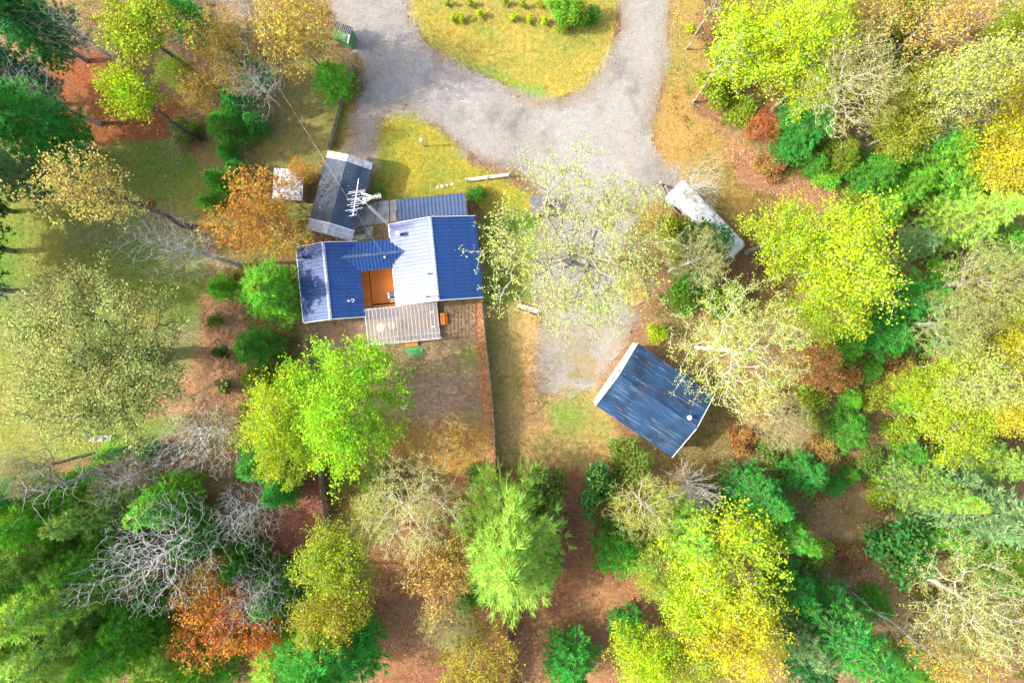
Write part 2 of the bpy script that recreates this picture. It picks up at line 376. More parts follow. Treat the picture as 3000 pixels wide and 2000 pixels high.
Z['back'] = mask([(690, 690), (860, 740), (1015, 690), (1106, 690), (1124, 900), (1140, 1110), (1060, 1110), (870, 1060), (740, 900), (680, 740)], 8, 4, 4, 5)
paint(Z['back'], two((0.32, 0.21, 0.145), (0.21, 0.17, 0.08), 3, 103))
t = mask([(880, 960), (1140, 960), (1145, 1130), (860, 1130)], 50); paint(t * Z['back'], two((0.34, 0.195, 0.04), (0.26, 0.17, 0.05), 2.5, 105))
t = mask([(1050, 790), (1110, 790), (1110, 850), (1060, 850)], 30); paint(t * Z['back'] * 0.8, two((0.14, 0.2, 0.04), (0.2, 0.2, 0.05), 2, 106))
t = mask([(1090, 690), (1108, 690), (1124, 900), (1142, 1100), (1132, 1100), (1108, 900)], 12, 8, 4, 8); paint(t, two((0.42, 0.16, 0.07), (0.34, 0.14, 0.06), 1, 107))
Z['strip'] = mask([(1108, 690), (1225, 690), (1236, 760), (1225, 900), (1215, 1090), (1143, 1095), (1124, 880)], 8, 8, 5, 6)
paint(Z['strip'], two((0.28, 0.20, 0.085), (0.19, 0.16, 0.045), 3, 109))
t = mask([(1195, 705), (1240, 700), (1236, 800), (1240, 1000), (1220, 1100), (1205, 1000)], 14); paint(t, two((0.38, 0.23, 0.085), (0.42, 0.25, 0.11), 1.5, 110))
Z['side'] = mask([(1100, 480), (1235, 480), (1230, 690), (1110, 700)], 12); paint(Z['side'], two((0.08, 0.155, 0.02), (0.17, 0.18, 0.04), 2, 111))
Z['apron'] = mask([(1236, 900), (1370, 885), (1405, 960), (1450, 1010), (1500, 1050), (1350, 1100), (1215, 1100)], 20)
paint(Z['apron'], two((0.19, 0.20, 0.05), (0.34, 0.21, 0.085), 2.2, 113))
for (bx, by, br) in ((1283, 938, 26), (1330, 905, 34), (1325, 960, 36), (1385, 985, 28), (1300, 985, 40)):
    t = np.clip(1.2 - np.hypot(px - bx, py - by) / br + wob * 0.8, 0, 1); paint(t * 0.6, two((0.11, 0.23, 0.03), (0.2, 0.21, 0.05), 1.0, 115))
Z['south'] = mask([(850, 1090), (1330, 1075), (1345, 1200), (1490, 1330), (1510, 1410), (1420, 1450), (1425, 1640), (850, 1640), (850, 1300)])
paint(Z['south'], two((0.21, 0.09, 0.05), (0.33, 0.175, 0.08), 3.2, 117))
t = np.clip((fbm(GX, GY, 4, 118) - 0.53) * 5, 0, 1) * Z['south']; paint(t * 0.8, two((0.34, 0.19, 0.045), (0.3, 0.14, 0.06), 2, 119))
Z['west_litter'] = mask([(590, 1090), (750, 1070), (758, 1200), (720, 1300), (600, 1280)]); paint(Z['west_litter'], two((0.20, 0.07, 0.05), (0.28, 0.12, 0.075), 1.6, 121))
Z['east'] = mask([(1640, 1040), (1900, 900), (2120, 1000), (2060, 1250), (2150, 1568), (1900, 1568), (1820, 1300)]); paint(Z['east'], two((0.25, 0.18, 0.09), (0.15, 0.11, 0.05), 2.5, 123))
DRIVE = [(745, -80), (757, 20), (772, 60), (800, 112), (826, 138), (836, 165), (830, 205), (800, 335), (792, 352), (856, 380), (878, 268), (930, 252), (1000, 288), (1068, 345), (1110, 376), (1180, 392), (1228, 430), (1246, 500), (1238, 560), (1228, 640), (1240, 700), (1236, 770), (1226, 850), (1240, 905), (1290, 906), (1368, 892), (1400, 850), (1452, 790), (1455, 700), (1426, 640), (1420, 600), (1452, 530), (1490, 480), (1560, 440), (1560, 395), (1515, 350), (1500, 290), (1520, 220), (1530, 150), (1535, 60), (1548, -80), (1422, -80), (1420, 50), (1408, 110), (1382, 170), (1340, 205), (1290, 225), (1240, 230), (1140, 182), (1060, 150), (985, 105), (938, 40), (935, -80)]
dsd = sdist(px, py, DRIVE)
drive_d = dsd + wob * 11 + wob2 * 5 + wobf * 11
edge = np.clip(1 - np.abs(drive_d) / 30, 0, 1)
paint(np.clip(drive_d / 26 + 1, 0, 1) ** 2 * np.clip(0.25 + wob * 1.0, 0, 1), two((0.23, 0.21, 0.185), (0.28, 0.26, 0.23), 2, 125))
gcol = two((0.22, 0.207, 0.19), (0.285, 0.27, 0.25), 4.5, 127, 2.2)
tt = np.clip(fbm(GX, GY, 1.5, 128) * 4 - 2.25, 0, 1)[..., None]; gcol = gcol * (1 - tt * .3)
tt = np.clip(fbm(GX * 2.2, GY * .5, 2.0, 130) * 4 - 2.2, 0, 1)[..., None]; gcol = gcol * (1 - tt * .22) + np.array((.22, .17, .12)) * tt * .22
tt = (np.clip(1 - drive_d / 42, 0, 1) * np.clip(fbm(GX, GY, 1.6, 129) * 2.2 - 0.7, 0, 1))[..., None]
gcol = gcol * (1 - tt * 0.85) + two((0.24, 0.165, 0.10), (0.21, 0.17, 0.075), 1.5, 131) * tt * 0.75
tt = (mask([(1225, 690), (1440, 640), (1452, 790), (1370, 900), (1230, 910)], 60) * np.clip(fbm(GX, GY, 2.5, 133) * 3 - 1.2, 0, 1))[..., None]
gcol = gcol * (1 - tt * 0.6) + np.array((0.24, 0.19, 0.13)) * tt * 0.6
tt = (np.clip(1.15 - drive_d / 16, 0, 1) * np.clip(0.55 + wobf * 1.6 + wob * .8, 0, 1))[..., None]; gcol = gcol * (1 - tt) + col * tt
tt = (mask([(1200, 830), (1440, 800), (1420, 930), (1200, 930)], 70) * np.clip(wob * 1.8 + wobf * 1.2 + .15, 0, 1))[..., None]; gcol = gcol * (1 - tt) + two((.17, .17, .045), (.27, .19, .09), 2, 132) * tt

def sheet(name, facemask, z, colours, mat, kind='structure', wobble=0.0):
    nx, ny = GX.shape
    idx = np.arange(nx * ny).reshape(nx, ny)
    q = np.stack([idx[:-1, :-1], idx[1:, :-1], idx[1:, 1:], idx[:-1, 1:]], -1)
    q = q[facemask] if facemask is not None else q.reshape(-1, 4)
    used, inv = np.unique(q, return_inverse=True)
    zz = z + wobble * (fbm(GX, GY, 1.2, 141, 3).ravel()[used] - 0.5)
    v = np.stack([GX.ravel()[used], GY.ravel()[used], zz], -1)
    me = np_mesh(name, v, inv.reshape(-1, 4), mat, True)
    a = me.color_attributes.new('zone', 'FLOAT_COLOR', 'POINT')
    c = np.concatenate([colours.reshape(-1, 3)[used], np.ones((len(used), 1))], 1).astype(np.float32)
    a.data.foreach_set('color', c.ravel())
    return tag(link(name, me), kind=kind)
cell = lambda a: (a[:-1, :-1] + a[1:, :-1] + a[1:, 1:] + a[:-1, 1:]) / 4
M['ground'] = ground_mat('forest_floor', 9.0, 0.55, 0.7)
M['turf'] = ground_mat('turf', 11.0, 0.45, 0.8)
M['gravel'] = ground_mat('gravel', 11.0, 0.34, 0.6, 2.2, amp=0.12)
sheet('ground', None, 0.0, col, M['ground'])
drv = cell(drive_d) > 0
sheet('driveway', drv, 0.02, gcol, M['gravel'])
lawnm = (cell(np.maximum(Z['island'], Z['front'])) > 0.5) & ~drv
sheet('lawn', lawnm, 0.03, col, M['turf'])

# ------------------------------------------------------------------ roofs: metal panels laid one by one
def panel_mesh(length, width, mat, rib=0.065, rise=0.05):
    """one roofing panel: a flat pan with a raised rib along one side; x across, y down the slope, z out"""
    w = width; r = rib
    prof = [(0, 0), (r * 0.25, rise), (r * 0.75, rise), (r, 0), (w * 0.5, 0), (w * 0.52, 0.007), (w * 0.54, 0.0), (w - 0.004, 0)]
    n = len(prof); v = [(x, 0, z) for x, z in prof] + [(x, length, z) for x, z in prof]
    v += [(x, length, -0.02) for x, z in prof]
    f = [(i, i + 1, n + i + 1, n + i) for i in range(n - 1)] + [(n + i, n + i + 1, 2 * n + i + 1, 2 * n + i) for i in range(n - 1)]
    me = bpy.data.meshes.new('metal_panel'); me.from_pydata(v, [], f); me.materials.append(mat); me.update(); return me

def slope(parent, name, ridge0, along, total, down, length, pitch_w, mat, under_mat, piece='metal_panel', thick=0.10):
    """one roof slope: an underlay slab with separate panels on it. ridge0: ridge start, along: unit vector along the ridge, down: unit vector down the slope"""
    ridge0 = Vector(ridge0); along = Vector(along).normalized(); down = Vector(down).normalized(); n = along.cross(down)
    if n.z < 0: n = -n
    a, b = ridge0, ridge0 + along * total
    m = MB(); t = n * thick
    m.hexa([a - t, b - t, b + down * length - t, a + down * length - t, a - n * 0.012, b - n * 0.012, b + down * length - n * 0.012, a + down * length - n * 0.012])
    r = m.build(name, under_mat, parent)
    k = max(1, round(total / pitch_w)); w = total / k
    me = panel_mesh(length + 0.03, w, mat)
    # keep the panel frame right-handed
    flip = along.cross(down).dot(n) < 0
    for i in range(k):
        o = link(piece, me, r)
        if not flip:
            o.matrix_local = Matrix((( along.x, down.x, n.x, 0), (along.y, down.y, n.y, 0), (along.z, down.z, n.z, 0), (0, 0, 0, 1)))
            o.location = a + along * (w * i)
        else:
            o.matrix_local = Matrix(((-along.x, down.x, n.x, 0), (-along.y, down.y, n.y, 0), (-along.z, down.z, n.z, 0), (0, 0, 0, 1)))
            o.location = a + along * (w * (i + 1))
    return r

def gable(parent, a0, a1, b0, b1, eave, rise, axis, mat, under, pitch_w, cap_mat, over=0.0):
    """gable roof over a rectangle; axis 'b': ridge runs along b, 'a': along a"""
    if axis == 'b':
        mid = (a0 + a1) / 2; half = (a1 - a0) / 2; L = math.hypot(half, rise)
        slope(parent, 'roof_slope', (mid, b0, eave + rise), (0, 1, 0), b1 - b0, (-half, 0, -rise), L, pitch_w, mat, under)
        slope(parent, 'roof_slope', (mid, b0, eave + rise), (0, 1, 0), b1 - b0, (half, 0, -rise), L, pitch_w, mat, under)
        m = MB(); w = 0.13; d = w * rise / half; z = eave + rise + 0.05
        m.add([(mid - w, b0 - .02, z - d), (mid, b0 - .02, z), (mid + w, b0 - .02, z - d), (mid - w, b1 + .02, z - d), (mid, b1 + .02, z), (mid + w, b1 + .02, z - d)], [(0, 1, 4, 3), (1, 2, 5, 4)])
        m.build('ridge_cap', cap_mat, parent)
    else:
        mid = (b0 + b1) / 2; half = (b1 - b0) / 2; L = math.hypot(half, rise)
        slope(parent, 'roof_slope', (a0, mid, eave + rise), (1, 0, 0), a1 - a0, (0, -half, -rise), L, pitch_w, mat, under)
        slope(parent, 'roof_slope', (a0, mid, eave + rise), (1, 0, 0), a1 - a0, (0, half, -rise), L, pitch_w, mat, under)
        m = MB(); w = 0.11; d = w * rise / half; z = eave + rise + 0.045
        m.add([(a0, mid - w, z - d), (a0, mid, z), (a0, mid + w, z - d), (a1, mid - w, z - d), (a1, mid, z), (a1, mid + w, z - d)], [(3, 4, 1, 0), (4, 5, 2, 1)])
        m.build('ridge_cap', cap_mat, parent)

def gable_wall(m, a0, a1, b0, b1, top, rise, axis):
    """walls under a gable roof as one closed solid"""
    if axis == 'b':
        mid = (a0 + a1) / 2
        v = [(a0, b0, 0), (a1, b0, 0), (a1, b0, top), (mid, b0, top + rise), (a0, b0, top), (a0, b1, 0), (a1, b1, 0), (a1, b1, top), (mid, b1, top + rise), (a0, b1, top)]
    else:
        mid = (b0 + b1) / 2
        v = [(a1, b0, 0), (a1, b1, 0), (a1, b1, top), (a1, mid, top + rise), (a1, b0, top), (a0, b0, 0), (a0, b1, 0), (a0, b1, top), (a0, mid, top + rise), (a0, b0, top)]
    m.add(v, [(0, 1, 2, 3, 4), (9, 8, 7, 6, 5), (0, 5, 6, 1), (1, 6, 7, 2), (2, 7, 8, 3), (3, 8, 9, 4), (4, 9, 5, 0)])

def window(parent, c, n, w, h):
    """a window in a wall: frame, pane and sill; c centre on the wall, n outward (plan)"""
    n = Vector((n[0], n[1], 0)); t = Vector((-n.y, n.x, 0)); c = Vector(c)
    def slab(m, x0, x1, z0, z1, d0, d1):
        m.hexa([c + t * x + n * d + Vector((0, 0, z)) for x, d, z in ((x0, d0, z0), (x1, d0, z0), (x1, d1, z0), (x0, d1, z0), (x0, d0, z1), (x1, d0, z1), (x1, d1, z1), (x0, d1, z1))])
    m = MB(); slab(m, -w / 2, w / 2, -h / 2, -h / 2 + .06, 0, .05); slab(m, -w / 2, w / 2, h / 2 - .06, h / 2, 0, .05)
    slab(m, -w / 2, -w / 2 + .06, -h / 2 + .06, h / 2 - .06, 0, .05); slab(m, w / 2 - .06, w / 2, -h / 2 + .06, h / 2 - .06, 0, .05)
    f = m.build('window', M['white'], parent)
    m = MB(); slab(m, -w / 2 + .06, w / 2 - .06, -h / 2 + .06, h / 2 - .06, 0.004, .02); m.build('pane', M['glass'], f)
    m = MB(); slab(m, -w / 2 - .05, w / 2 + .05, -h / 2 - .05, -h / 2 - .003, 0, .1); m.build('sill', M['white'], f)

def pipe(parent, p, r, h, cap=None, name='vent_pipe', mat='white', mat2='white'):
    m = MB(); m.tube((p[0], p[1], p[2] - .15), (p[0], p[1], p[2] + h), r, n=12)
    o = m.build(name, M[mat], parent, True)
    if cap:
        m = MB(); m.lathe([(cap, 0), (cap, .03), (cap * .55, .11), (0.01, .14)], 14, (p[0], p[1], p[2] + h + .03)); m.build('cap', M[mat2], o)
    return o

# ------------------------------------------------------------------ house
TH = math.radians(5.6)
house = empty('house', (-6.23, 6.62, 0), TH)
tag(house, 'house with blue ribbed metal roofs around an orange wooden deck', 'house')
E_M, R_M = 2.8, 1.45
E_L, R_L = 2.65, 1.25
m = MB(); gable_wall(m, -3.3, 3.3, -3.1, 3.1, E_M + .0, 1.25, 'b'); m.build('wall', M['siding'], house)
m = MB(); gable_wall(m, -11.1, -6.8, -3.75, 2.0, E_L + .0, 1.05, 'b'); m.build('wall', M['siding'], house)
m = MB(); gable_wall(m, -6.9, -3.1, 0.0, 1.95, E_L - .05, 0.3, 'a'); m.build('wall', M['siding'], house)
gable(house, -3.55, 3.55, -3.32, 3.32, E_M, R_M, 'b', M['roof_metal'], M['ridge_sheen_metal'], 0.30, M['ridge_sheen_metal'])
gable(house, -11.33, -6.27, -3.96, 2.2, E_L, R_L, 'b', M['roof_metal'], M['ridge_sheen_metal'], 0.30, M['ridge_sheen_metal'])
gable(house, -8.0, -2.0, -0.22, 2.15, E_L + .02, 0.58, 'a', M['roof_metal'], M['porch_metal'], 0.29, M['porch_metal'])
# the white gutter edges of the sunny eaves
for (a, b0, b1, z) in ((-3.6, -3.32, -0.3, E_M), (-3.6, 2.25, 3.32, E_M), (-11.38, -3.96, 2.2, E_L)):
    m = MB(); m.box(a - .05, a + .04, b0, b1, z - .14, z - .03); m.build('gutter', M['white'], house)
for (b, zz) in ((-3.36, 0), (3.36, 0)):
    for s in (-1, 1):
        m = MB(); m.bar((0, b, E_M + R_M - .06), (s * 3.55, b, E_M - .06), 0.04, 0.14); m.build('rake_trim', M['white'], house)
for b in (-4.0, 2.24):
    for s in (-1, 1):
        m = MB(); m.bar((-8.8, b, E_L + R_L - .06), (-8.8 + s * 2.53, b, E_L - .06), 0.04, 0.14); m.build('rake_trim', M['white'], house)
slope(house, 'porch_roof', (-2.84, 3.30, 2.72), (1, 0, 0), 5.66, (0, 2.06, -0.36), math.hypot(2.06, 0.36), 0.31, M['porch_metal'], M['porch_metal'])
for a in (-2.7, 0.0, 2.68):
    m = MB(); m.box(a - .06, a + .06, 5.1, 5.22, 0, 2.28); m.build('porch_post', M['white'], house)
m = MB(); m.box(-2.9, 2.85, 3.12, 5.3, 0, 0.18); m.build('porch_floor', M['concrete'], house)
for (c, n, w, h) in (((3.3, 1.2, 1.5), (1, 0), 1.2, 1.1), ((3.3, -1.4, 1.5), (1, 0), 1.2, 1.1), ((1.6, -3.1, 1.5), (0, -1), 1.2, 1.1), ((-8.6, -3.75, 1.45), (0, -1), 1.4, 1.1),
                     ((-1.6, 3.1, 1.5), (0, 1), 1.1, 1.1), ((1.8, 3.1, 1.5), (0, 1), 1.1, 1.1), ((-11.1, -1, 1.45), (-1, 0), 1.2, 1.0), ((-6.8, -1.4, 1.45), (1, 0), 0.9, 1.0)):
    window(house, c, n, w, h)
for (c, n) in (((0.15, 3.1, 1.2), (0, 1)), ((-3.3, -1.6, 1.2), (-1, 0))):
    n3 = Vector((n[0], n[1], 0)); t3 = Vector((-n3.y, n3.x, 0)); m = MB(); c = Vector(c)
    m.hexa([c + t3 * x + n3 * d + Vector((0, 0, z)) for x, d, z in ((-.45, 0, -1), (.45, 0, -1), (.45, .05, -1), (-.45, .05, -1), (-.45, 0, 1), (.45, 0, 1), (.45, .05, 1), (-.45, .05, 1))])
    d = m.build('door', M['white'], house)
    m = MB(); m.tube(c + t3 * .36 + n3 * .05, c + t3 * .36 + n3 * .11, .03); m.build('handle', M['steel'], d)
zr = lambda a: E_M + R_M * (1 - abs(a) / 3.55)
zl = lambda a: E_L + R_L * (1 - abs(a + 8.8) / 2.53)
pipe(house, (-2.72, 2.35, zr(-2.72)), 0.13, 0.75, 0.2, 'chimney_pipe', 'steel', 'white')
pipe(house, (-10.6, 1.25, zl(-10.6)), 0.09, 0.6, 0.13, 'vent_pipe', 'black', 'black')
pipe(house, (-7.25, -2.65, zl(-7.25)), 0.055, 0.5, 0.08)
pipe(house, (-4.05, 0.62, 3.02), 0.06, 0.35, 0.09)
pipe(house, (-0.55, -1.15, zr(-0.55)), 0.05, 0.5, None, 'vent_pipe', 'black')
m = MB(); p = Vector((-7.25, -2.65, zl(-7.25) + .35)); 
for k in range(8):
    t0, t1 = k / 8 * 5.2, (k + 1) / 8 * 5.2
    m.tube(p + Vector((.28 + .12 * math.cos(math.pi - t0), .02 + .12 * math.sin(t0), .02)), p + Vector((.28 + .12 * math.cos(math.pi - t1), .02 + .12 * math.sin(t1), .02)), .022, n=6)
m.tube(p, p + Vector((.17, .01, .02)), .022, n=6); m.build('cable_loop', M['plastic'], house)
m = MB(); m.bar((-0.9, -2.95, zr(-.9) + .06), (-0.02, -3.05, zr(0) + .12), .05, .05); m.tube((-.9, -2.95, zr(-.9) + .02), (-.9, -2.95, zr(-.9) + .35), .05)
m.tube((-0.1, -3.02, zr(0) + .02), (-0.1, -3.02, zr(0) + .4), .04); m.build('roof_bracket', M['black'], house)
m = MB(); m.tube((0.1, 3.45, 2.7), (0.1, 3.45, 3.15), .05); m.tube((0.1, 3.45, 3.15), (0.1, 3.62, 3.12), .05); m.build('vent_pipe', M['white'], house)

# deck in the courtyard and under the patio cover, laid board by board
deck = empty('wooden_deck', (-6.23, 6.62, 0), TH)
tag(deck, 'orange stained wooden deck between the two house wings, running on under the clear cover', 'deck')
bw = 0.145
def boards(a0, a1, b0, b1, z, along, name='plank'):
    if along == 'b':
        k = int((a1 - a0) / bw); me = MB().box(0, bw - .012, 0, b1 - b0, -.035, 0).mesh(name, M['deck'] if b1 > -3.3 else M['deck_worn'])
        for i in range(k): link(name, me, deck, (a0 + i * bw, b0, z + 0.003 * (i % 2)))
    else:
        k = int((b1 - b0) / bw); me = MB().box(0, a1 - a0, 0, bw - .012, -.035, 0).mesh(name, M['deck'])
        for i in range(k): link(name, me, deck, (a0, b0 + i * bw, z + 0.003 * (i % 2)))
boards(-5.98, -3.35, -2.85, 0.0, 0.52, 'b')
boards(-6.78, -5.99, -3.2, 0.0, 0.512, 'b')
boards(-5.98, -3.35, -3.28, -2.86, 0.515, 'a')
boards(-6.2, -0.45, -6.15, -3.3, 0.505, 'b')
m = MB(); m.box(-6.75, -3.35, -3.28, -0.02, 0.02, 0.46); m.box(-6.15, -0.5, -6.1, -3.29, 0.02, 0.45); m.build('joist_frame', M['timber_dark'], deck)
m = MB(); m.box(-6.22, -0.43, -6.2, -6.165, 0.2, 0.49); m.build('fascia_board', M['deck'], deck)

# patio cover: white rafters with clear corrugated strips between them
cover = empty('patio_cover', (-6.23, 6.62, 0), TH)
tag(cover, 'patio cover of white rafters with clear corrugated sheets south of the house', 'patio cover')
pa0, pa1, pb0, pb1 = -6.28, -0.32, -6.32, -3.36
zc = lambda b: 2.42 + (b - pb0) / (pb1 - pb0) * 0.22
K = 19; sp = (pa1 - pa0) / K
raf = MB().bar((0, pb0 - .03, zc(pb0)), (0, pb1, zc(pb1)), 0.038, 0.04).mesh('rafter', M['white'])
for i in range(K + 1): link('rafter', raf, cover, (pa0 + i * sp, 0, 0))
cr = MB(); nn = 12; vs = []
for j, b in enumerate((pb0, pb1)):
    vs += [(.03 + (sp - .06) * i / nn, b, zc(b) + .075 + .012 * math.sin(i * math.pi)  + (.018 if i % 2 else 0)) for i in range(nn + 1)]
cr.add(vs, [(i, i + 1, nn + 2 + i, nn + 1 + i) for i in range(nn)])
crm = cr.mesh('clear_sheet', M['clear'])
for i in range(K): link('clear_sheet', crm, cover, (pa0 + i * sp, 0, 0))
m = MB(); m.box(pa0 - .03, pa1 + .03, pb0 + .001, pb0 + .09, 2.22, 2.355); m.build('front_beam', M['white'], cover)
m = MB(); m.box(pa0 - .03, pa1 + .03, pb0 - .08, pb0 - .035, 2.36, 2.5); m.build('front_fascia', M['white'], cover)
m = MB(); m.box(pa0 - .03, pa1 + .03, pb0 + .42, pb0 + .48, 2.29, 2.36); m.build('purlin', M['white'], cover)
m = MB(); m.box(pa0 - .03, pa1 + .03, pb1 - .1, pb1 - .02, 2.42, 2.56); m.build('wall_beam', M['white'], cover)
for a in (pa0 + .1, -3.3, pa1 - .1):
    m = MB(); m.box(a - .05, a + .05, pb0 + .0, pb0 + .1, 0, 2.215); m.build('post', M['white'], cover)
for b in (-4.15, -5.35):
    m = MB(); a = pa1 - .45; z = zc(b) + .115
    m.box(a - .10, a - .05, b - .07, b + .07, z, z + .02); m.box(a + .05, a + .10, b - .07, b + .07, z, z + .02); m.box(a - .05, a + .05, b - .02, b + .02, z, z + .02)
    m.build('tie_plate', M['white'], cover)
for lab, a0, a1, b0, b1, ax in (('orange wooden steps at the east end of the patio cover', -0.36, 0.22, -5.2, -4.2, 'x'), ('orange wooden steps beside the green mat', -3.55, -2.5, -6.75, -6.28, 'y')):
    st = empty('wooden_steps', (-6.23, 6.62, 0), TH); tag(st, lab, 'steps')
    for i in range(3):
        m = MB()
        if ax == 'x': w = (a1 - a0) / 3; m.box(a0 + i * w, a0 + (i + 1) * w - .012, b0, b1, .34 - .13 * (i // 2) - .04, .34 - .13 * (i // 2))
        else: w = (b1 - b0) / 3; m.box(a0, a1, b0 + i * w, b0 + (i + 1) * w - .012, .21 + .13 * ((i + 1) // 2) - .04, .21 + .13 * ((i + 1) // 2))
        m.build('tread', M['deck'], st)
    m = MB(); m.box(a0 + .03, a1 - .03, b0 + .03, b1 - .03, 0, .165); m.build('riser', M['timber_dark'], st)
mb = MB(); pts = []
for t in np.linspace(0, 2 * math.pi, 26, endpoint=False):
    q = 1 + .10 * math.sin(5 * t + 1) + .07 * math.sin(9 * t); r = 1 / max(abs(math.cos(t)) / .66, abs(math.sin(t)) / .40)
    pts.append((r * q * math.cos(t), r * q * math.sin(t)))
mb.prism(pts, 0.008, 0.03)
g = mb.build('door_mat', M['mat_green'], None, loc=(0, 0, 0)); g.location = Vector((-6.23, 6.62, 0)) + Matrix.Rotation(TH, 3, 'Z') @ Vector((-2.85, -7.2, 0)); g.rotation_euler.z = TH
tag(g, 'ragged green mat on the ground below the patio steps', 'mat')
def HL(a, b, z=0): return Vector((-6.23, 6.62, z)) + Matrix.Rotation(TH, 3, 'Z') @ Vector((a, b, 0))
# furniture on the deck
for lab, a, b in (('round cream patio table under the clear cover, nearer the west wing', -5.35, -4.95), ('round cream patio table under the clear cover, nearer the steps', -4.40, -4.88)):
    t = empty('patio_table', HL(a, b, .51), TH); tag(t, lab, 'table', 'cream patio tables')
    m = MB(); m.lathe([(.30, .68), (.36, .69), (.37, .72), (.35, .735)], 12); m.build('table_top', M['cream'], t)
    m = MB(); m.lathe([(.05, .03), (.035, .1), (.035, .68)], 10); m.build('stem', M['cream'], t)
    for k in range(4):
        m = MB(); an = k * math.pi / 2 + .4; m.bar((0, 0, .09), (.27 * math.cos(an), .27 * math.sin(an), .02), .05, .035); m.build('leg', M['cream'], t)
    for k in range(6):
        m = MB(); an = k * math.pi / 3; m.bar((.1 * math.cos(an), .1 * math.sin(an), .738), (.3 * math.cos(an), .3 * math.sin(an), .738), .05, .008); m.build('slat', M['cream'], t)
gr = empty('grill_cart', HL(-4.05, -2.35, .525), TH); tag(gr, 'slate grey grill cart with white side panel on the deck by the main house', 'grill')
m = MB(); m.box(-.28, .28, -.2, .25, .25, .85); m.build('body', M['porch_metal'], gr)
m = MB(); m.add([(-.28, -.2, .855), (.28, -.2, .855), (.28, .25, .855), (-.28, .25, .855), (-.28, -.1, 1.02), (.28, -.1, 1.02), (.28, .17, 1.05), (-.28, .17, 1.05)], [(4, 5, 6, 7), (0, 1, 5, 4), (1, 2, 6, 5), (2, 3, 7, 6), (3, 0, 4, 7)]); m.build('lid', M['porch_metal'], gr)
m = MB(); m.box(-.40, -.285, -.22, .26, .8, .86); m.build('side_shelf', M['white'], gr)
for b in (-.33, -.52):
    m = MB(); m.bar((-.32, b - .03, .72), (.24, b + .03, .72), .05, .03); m.build('handle_bar', M['cream'], gr)
    for a in (-.28, .2):
        m = MB(); m.bar((a, b, .0), (a, b, .70), .03, .03); m.build('leg', M['cream'], gr)
for a in (-.25, .25):
    for b in (-.17, .22):
        m = MB(); m.box(a - .02, a + .02, b - .02, b + .02, 0, .248); m.build('leg', M['black'], gr)
# bench by the porch
bn = empty('garden_bench', HL(-3.12, 4.55, 0.065), TH); tag(bn, 'narrow dark brown bench at the west end of the front porch', 'bench')
for i in range(2):
    m = MB(); m.box(-.11 + i * .115, -.005 + i * .115, -.36, .36, .42, .45); m.build('plank', M['timber_dark'], bn)
for b in (-.3, .27):
    m = MB(); m.box(-.1, .1, b, b + .04, 0, .418); m.build('leg', M['timber_dark'], bn)

# concrete pads between the garage shed and the porch
pad = empty('patio', (0, 0, 0)); tag(pad, kind='structure')
for poly in ([(1109, 591), (1140, 588), (1140, 652), (1098, 658)], [(1143, 588), (1163, 585), (1165, 648), (1143, 651)], [(1062, 610), (1106.5, 592), (1095.5, 657), (1045, 667)], [(1040, 671), (1094, 661), (1090, 700), (1030, 705)]):
    pts = ccw([tuple(WS(x, y)[:2]) for x, y in poly]); m = MB(); m.prism(pts, 0.0, 0.06); m.build('slab', M['concrete'], pad)

# ------------------------------------------------------------------ lattice mast with television aerials
mast = empty('antenna_mast', HL(-3.78, 3.52, 0), TH); tag(mast, 'tall lattice antenna mast at the house corner carrying two television aerials', 'antenna mast')
MH = 9.6; legs = [(.13 * math.cos(t), .13 * math.sin(t)) for t in (0.3, 0.3 + 2.094, 0.3 + 4.189)]
for x, y in legs:
    m = MB(); m.tube((x, y, 0), (x * .8, y * .8, MH), .016, n=6); m.build('leg', M['steel'], mast)
m = MB(); k = 26
for i in range(k):
    for j in range(3):
        a = legs[j]; b = legs[(j + 1) % 3]; 
        if i % 2: a, b = b, a
        m.tube((a[0] * .95, a[1] * .95, i * MH / k), (b[0] * .95, b[1] * .95, (i + 1) * MH / k), .008, n=4, caps=False)
m.build('lattice', M['steel'], mast)
m = MB(); m.tube((0, 0, MH - .5), (0, 0, MH + 1.0), .03); m.build('top_pole', M['steel'], mast)
def boom(p0, p1, elems, mat='steel'):
    """one aerial: boom from p0 to p1, elements (fraction, half length)"""
    p0 = Vector(p0); p1 = Vector(p1); d = (p1 - p0).normalized(); s = Vector((-d.y, d.x, 0))
    m = MB(); m.bar(p0, p1, .045, .045); o = m.build('boom', M[mat], mast)
    for f, hl, skew in elems:
        c = p0.lerp(p1, f); m = MB(); e = (s * math.cos(skew) + d * math.sin(skew)) * hl
        m.tube(c - e, c + e, .016, n=6); m.build('element', M[mat], o)
    return o
zt = MH + .85
inv = Matrix.Rotation(-TH, 3, 'Z')
def ML(x, y, z):                           # sheet point at height z -> mast frame
    return inv @ (WS(x, y, z) - Vector(mast.location)) 
A0 = ML(1034, 632, zt); A1 = ML(1051, 523, zt)
boom(A0, A1, [(.01, .28, -.35), (.13, .28, -.35), (.17, .62, -.32), (.2, .0, 0), (.25, .28, -.35), (.31, .55, -.3), (.37, .28, -.35), (.43, .3, -.35), (.47, .62, -.32), (.55, .30, -.35), (.62, .62, -.3), (.66, .6, -.3), (.56, .5, -.3)][:12])
B0 = ML(1062, 583, zt - .15); B1 = ML(1116, 573, zt - .15)
bo = boom(B0, B1, [(f, .16 + .02 * math.sin(f * 9), 0) for f in np.linspace(.08, .98, 12)])
for s in (-1, 1):
    m = MB(); q = B0 + Vector((0, s * .32, .12)); m.tube(q, B0.lerp(B1, .55), .02, n=6)
    for f in np.linspace(0, .8, 8): m.tube(q.lerp(B0.lerp(B1, .55), f), q.lerp(B0.lerp(B1, .55), f) + Vector((0, s * .12, .02)), .015, n=5)
    m.build('reflector', M['steel'], bo)
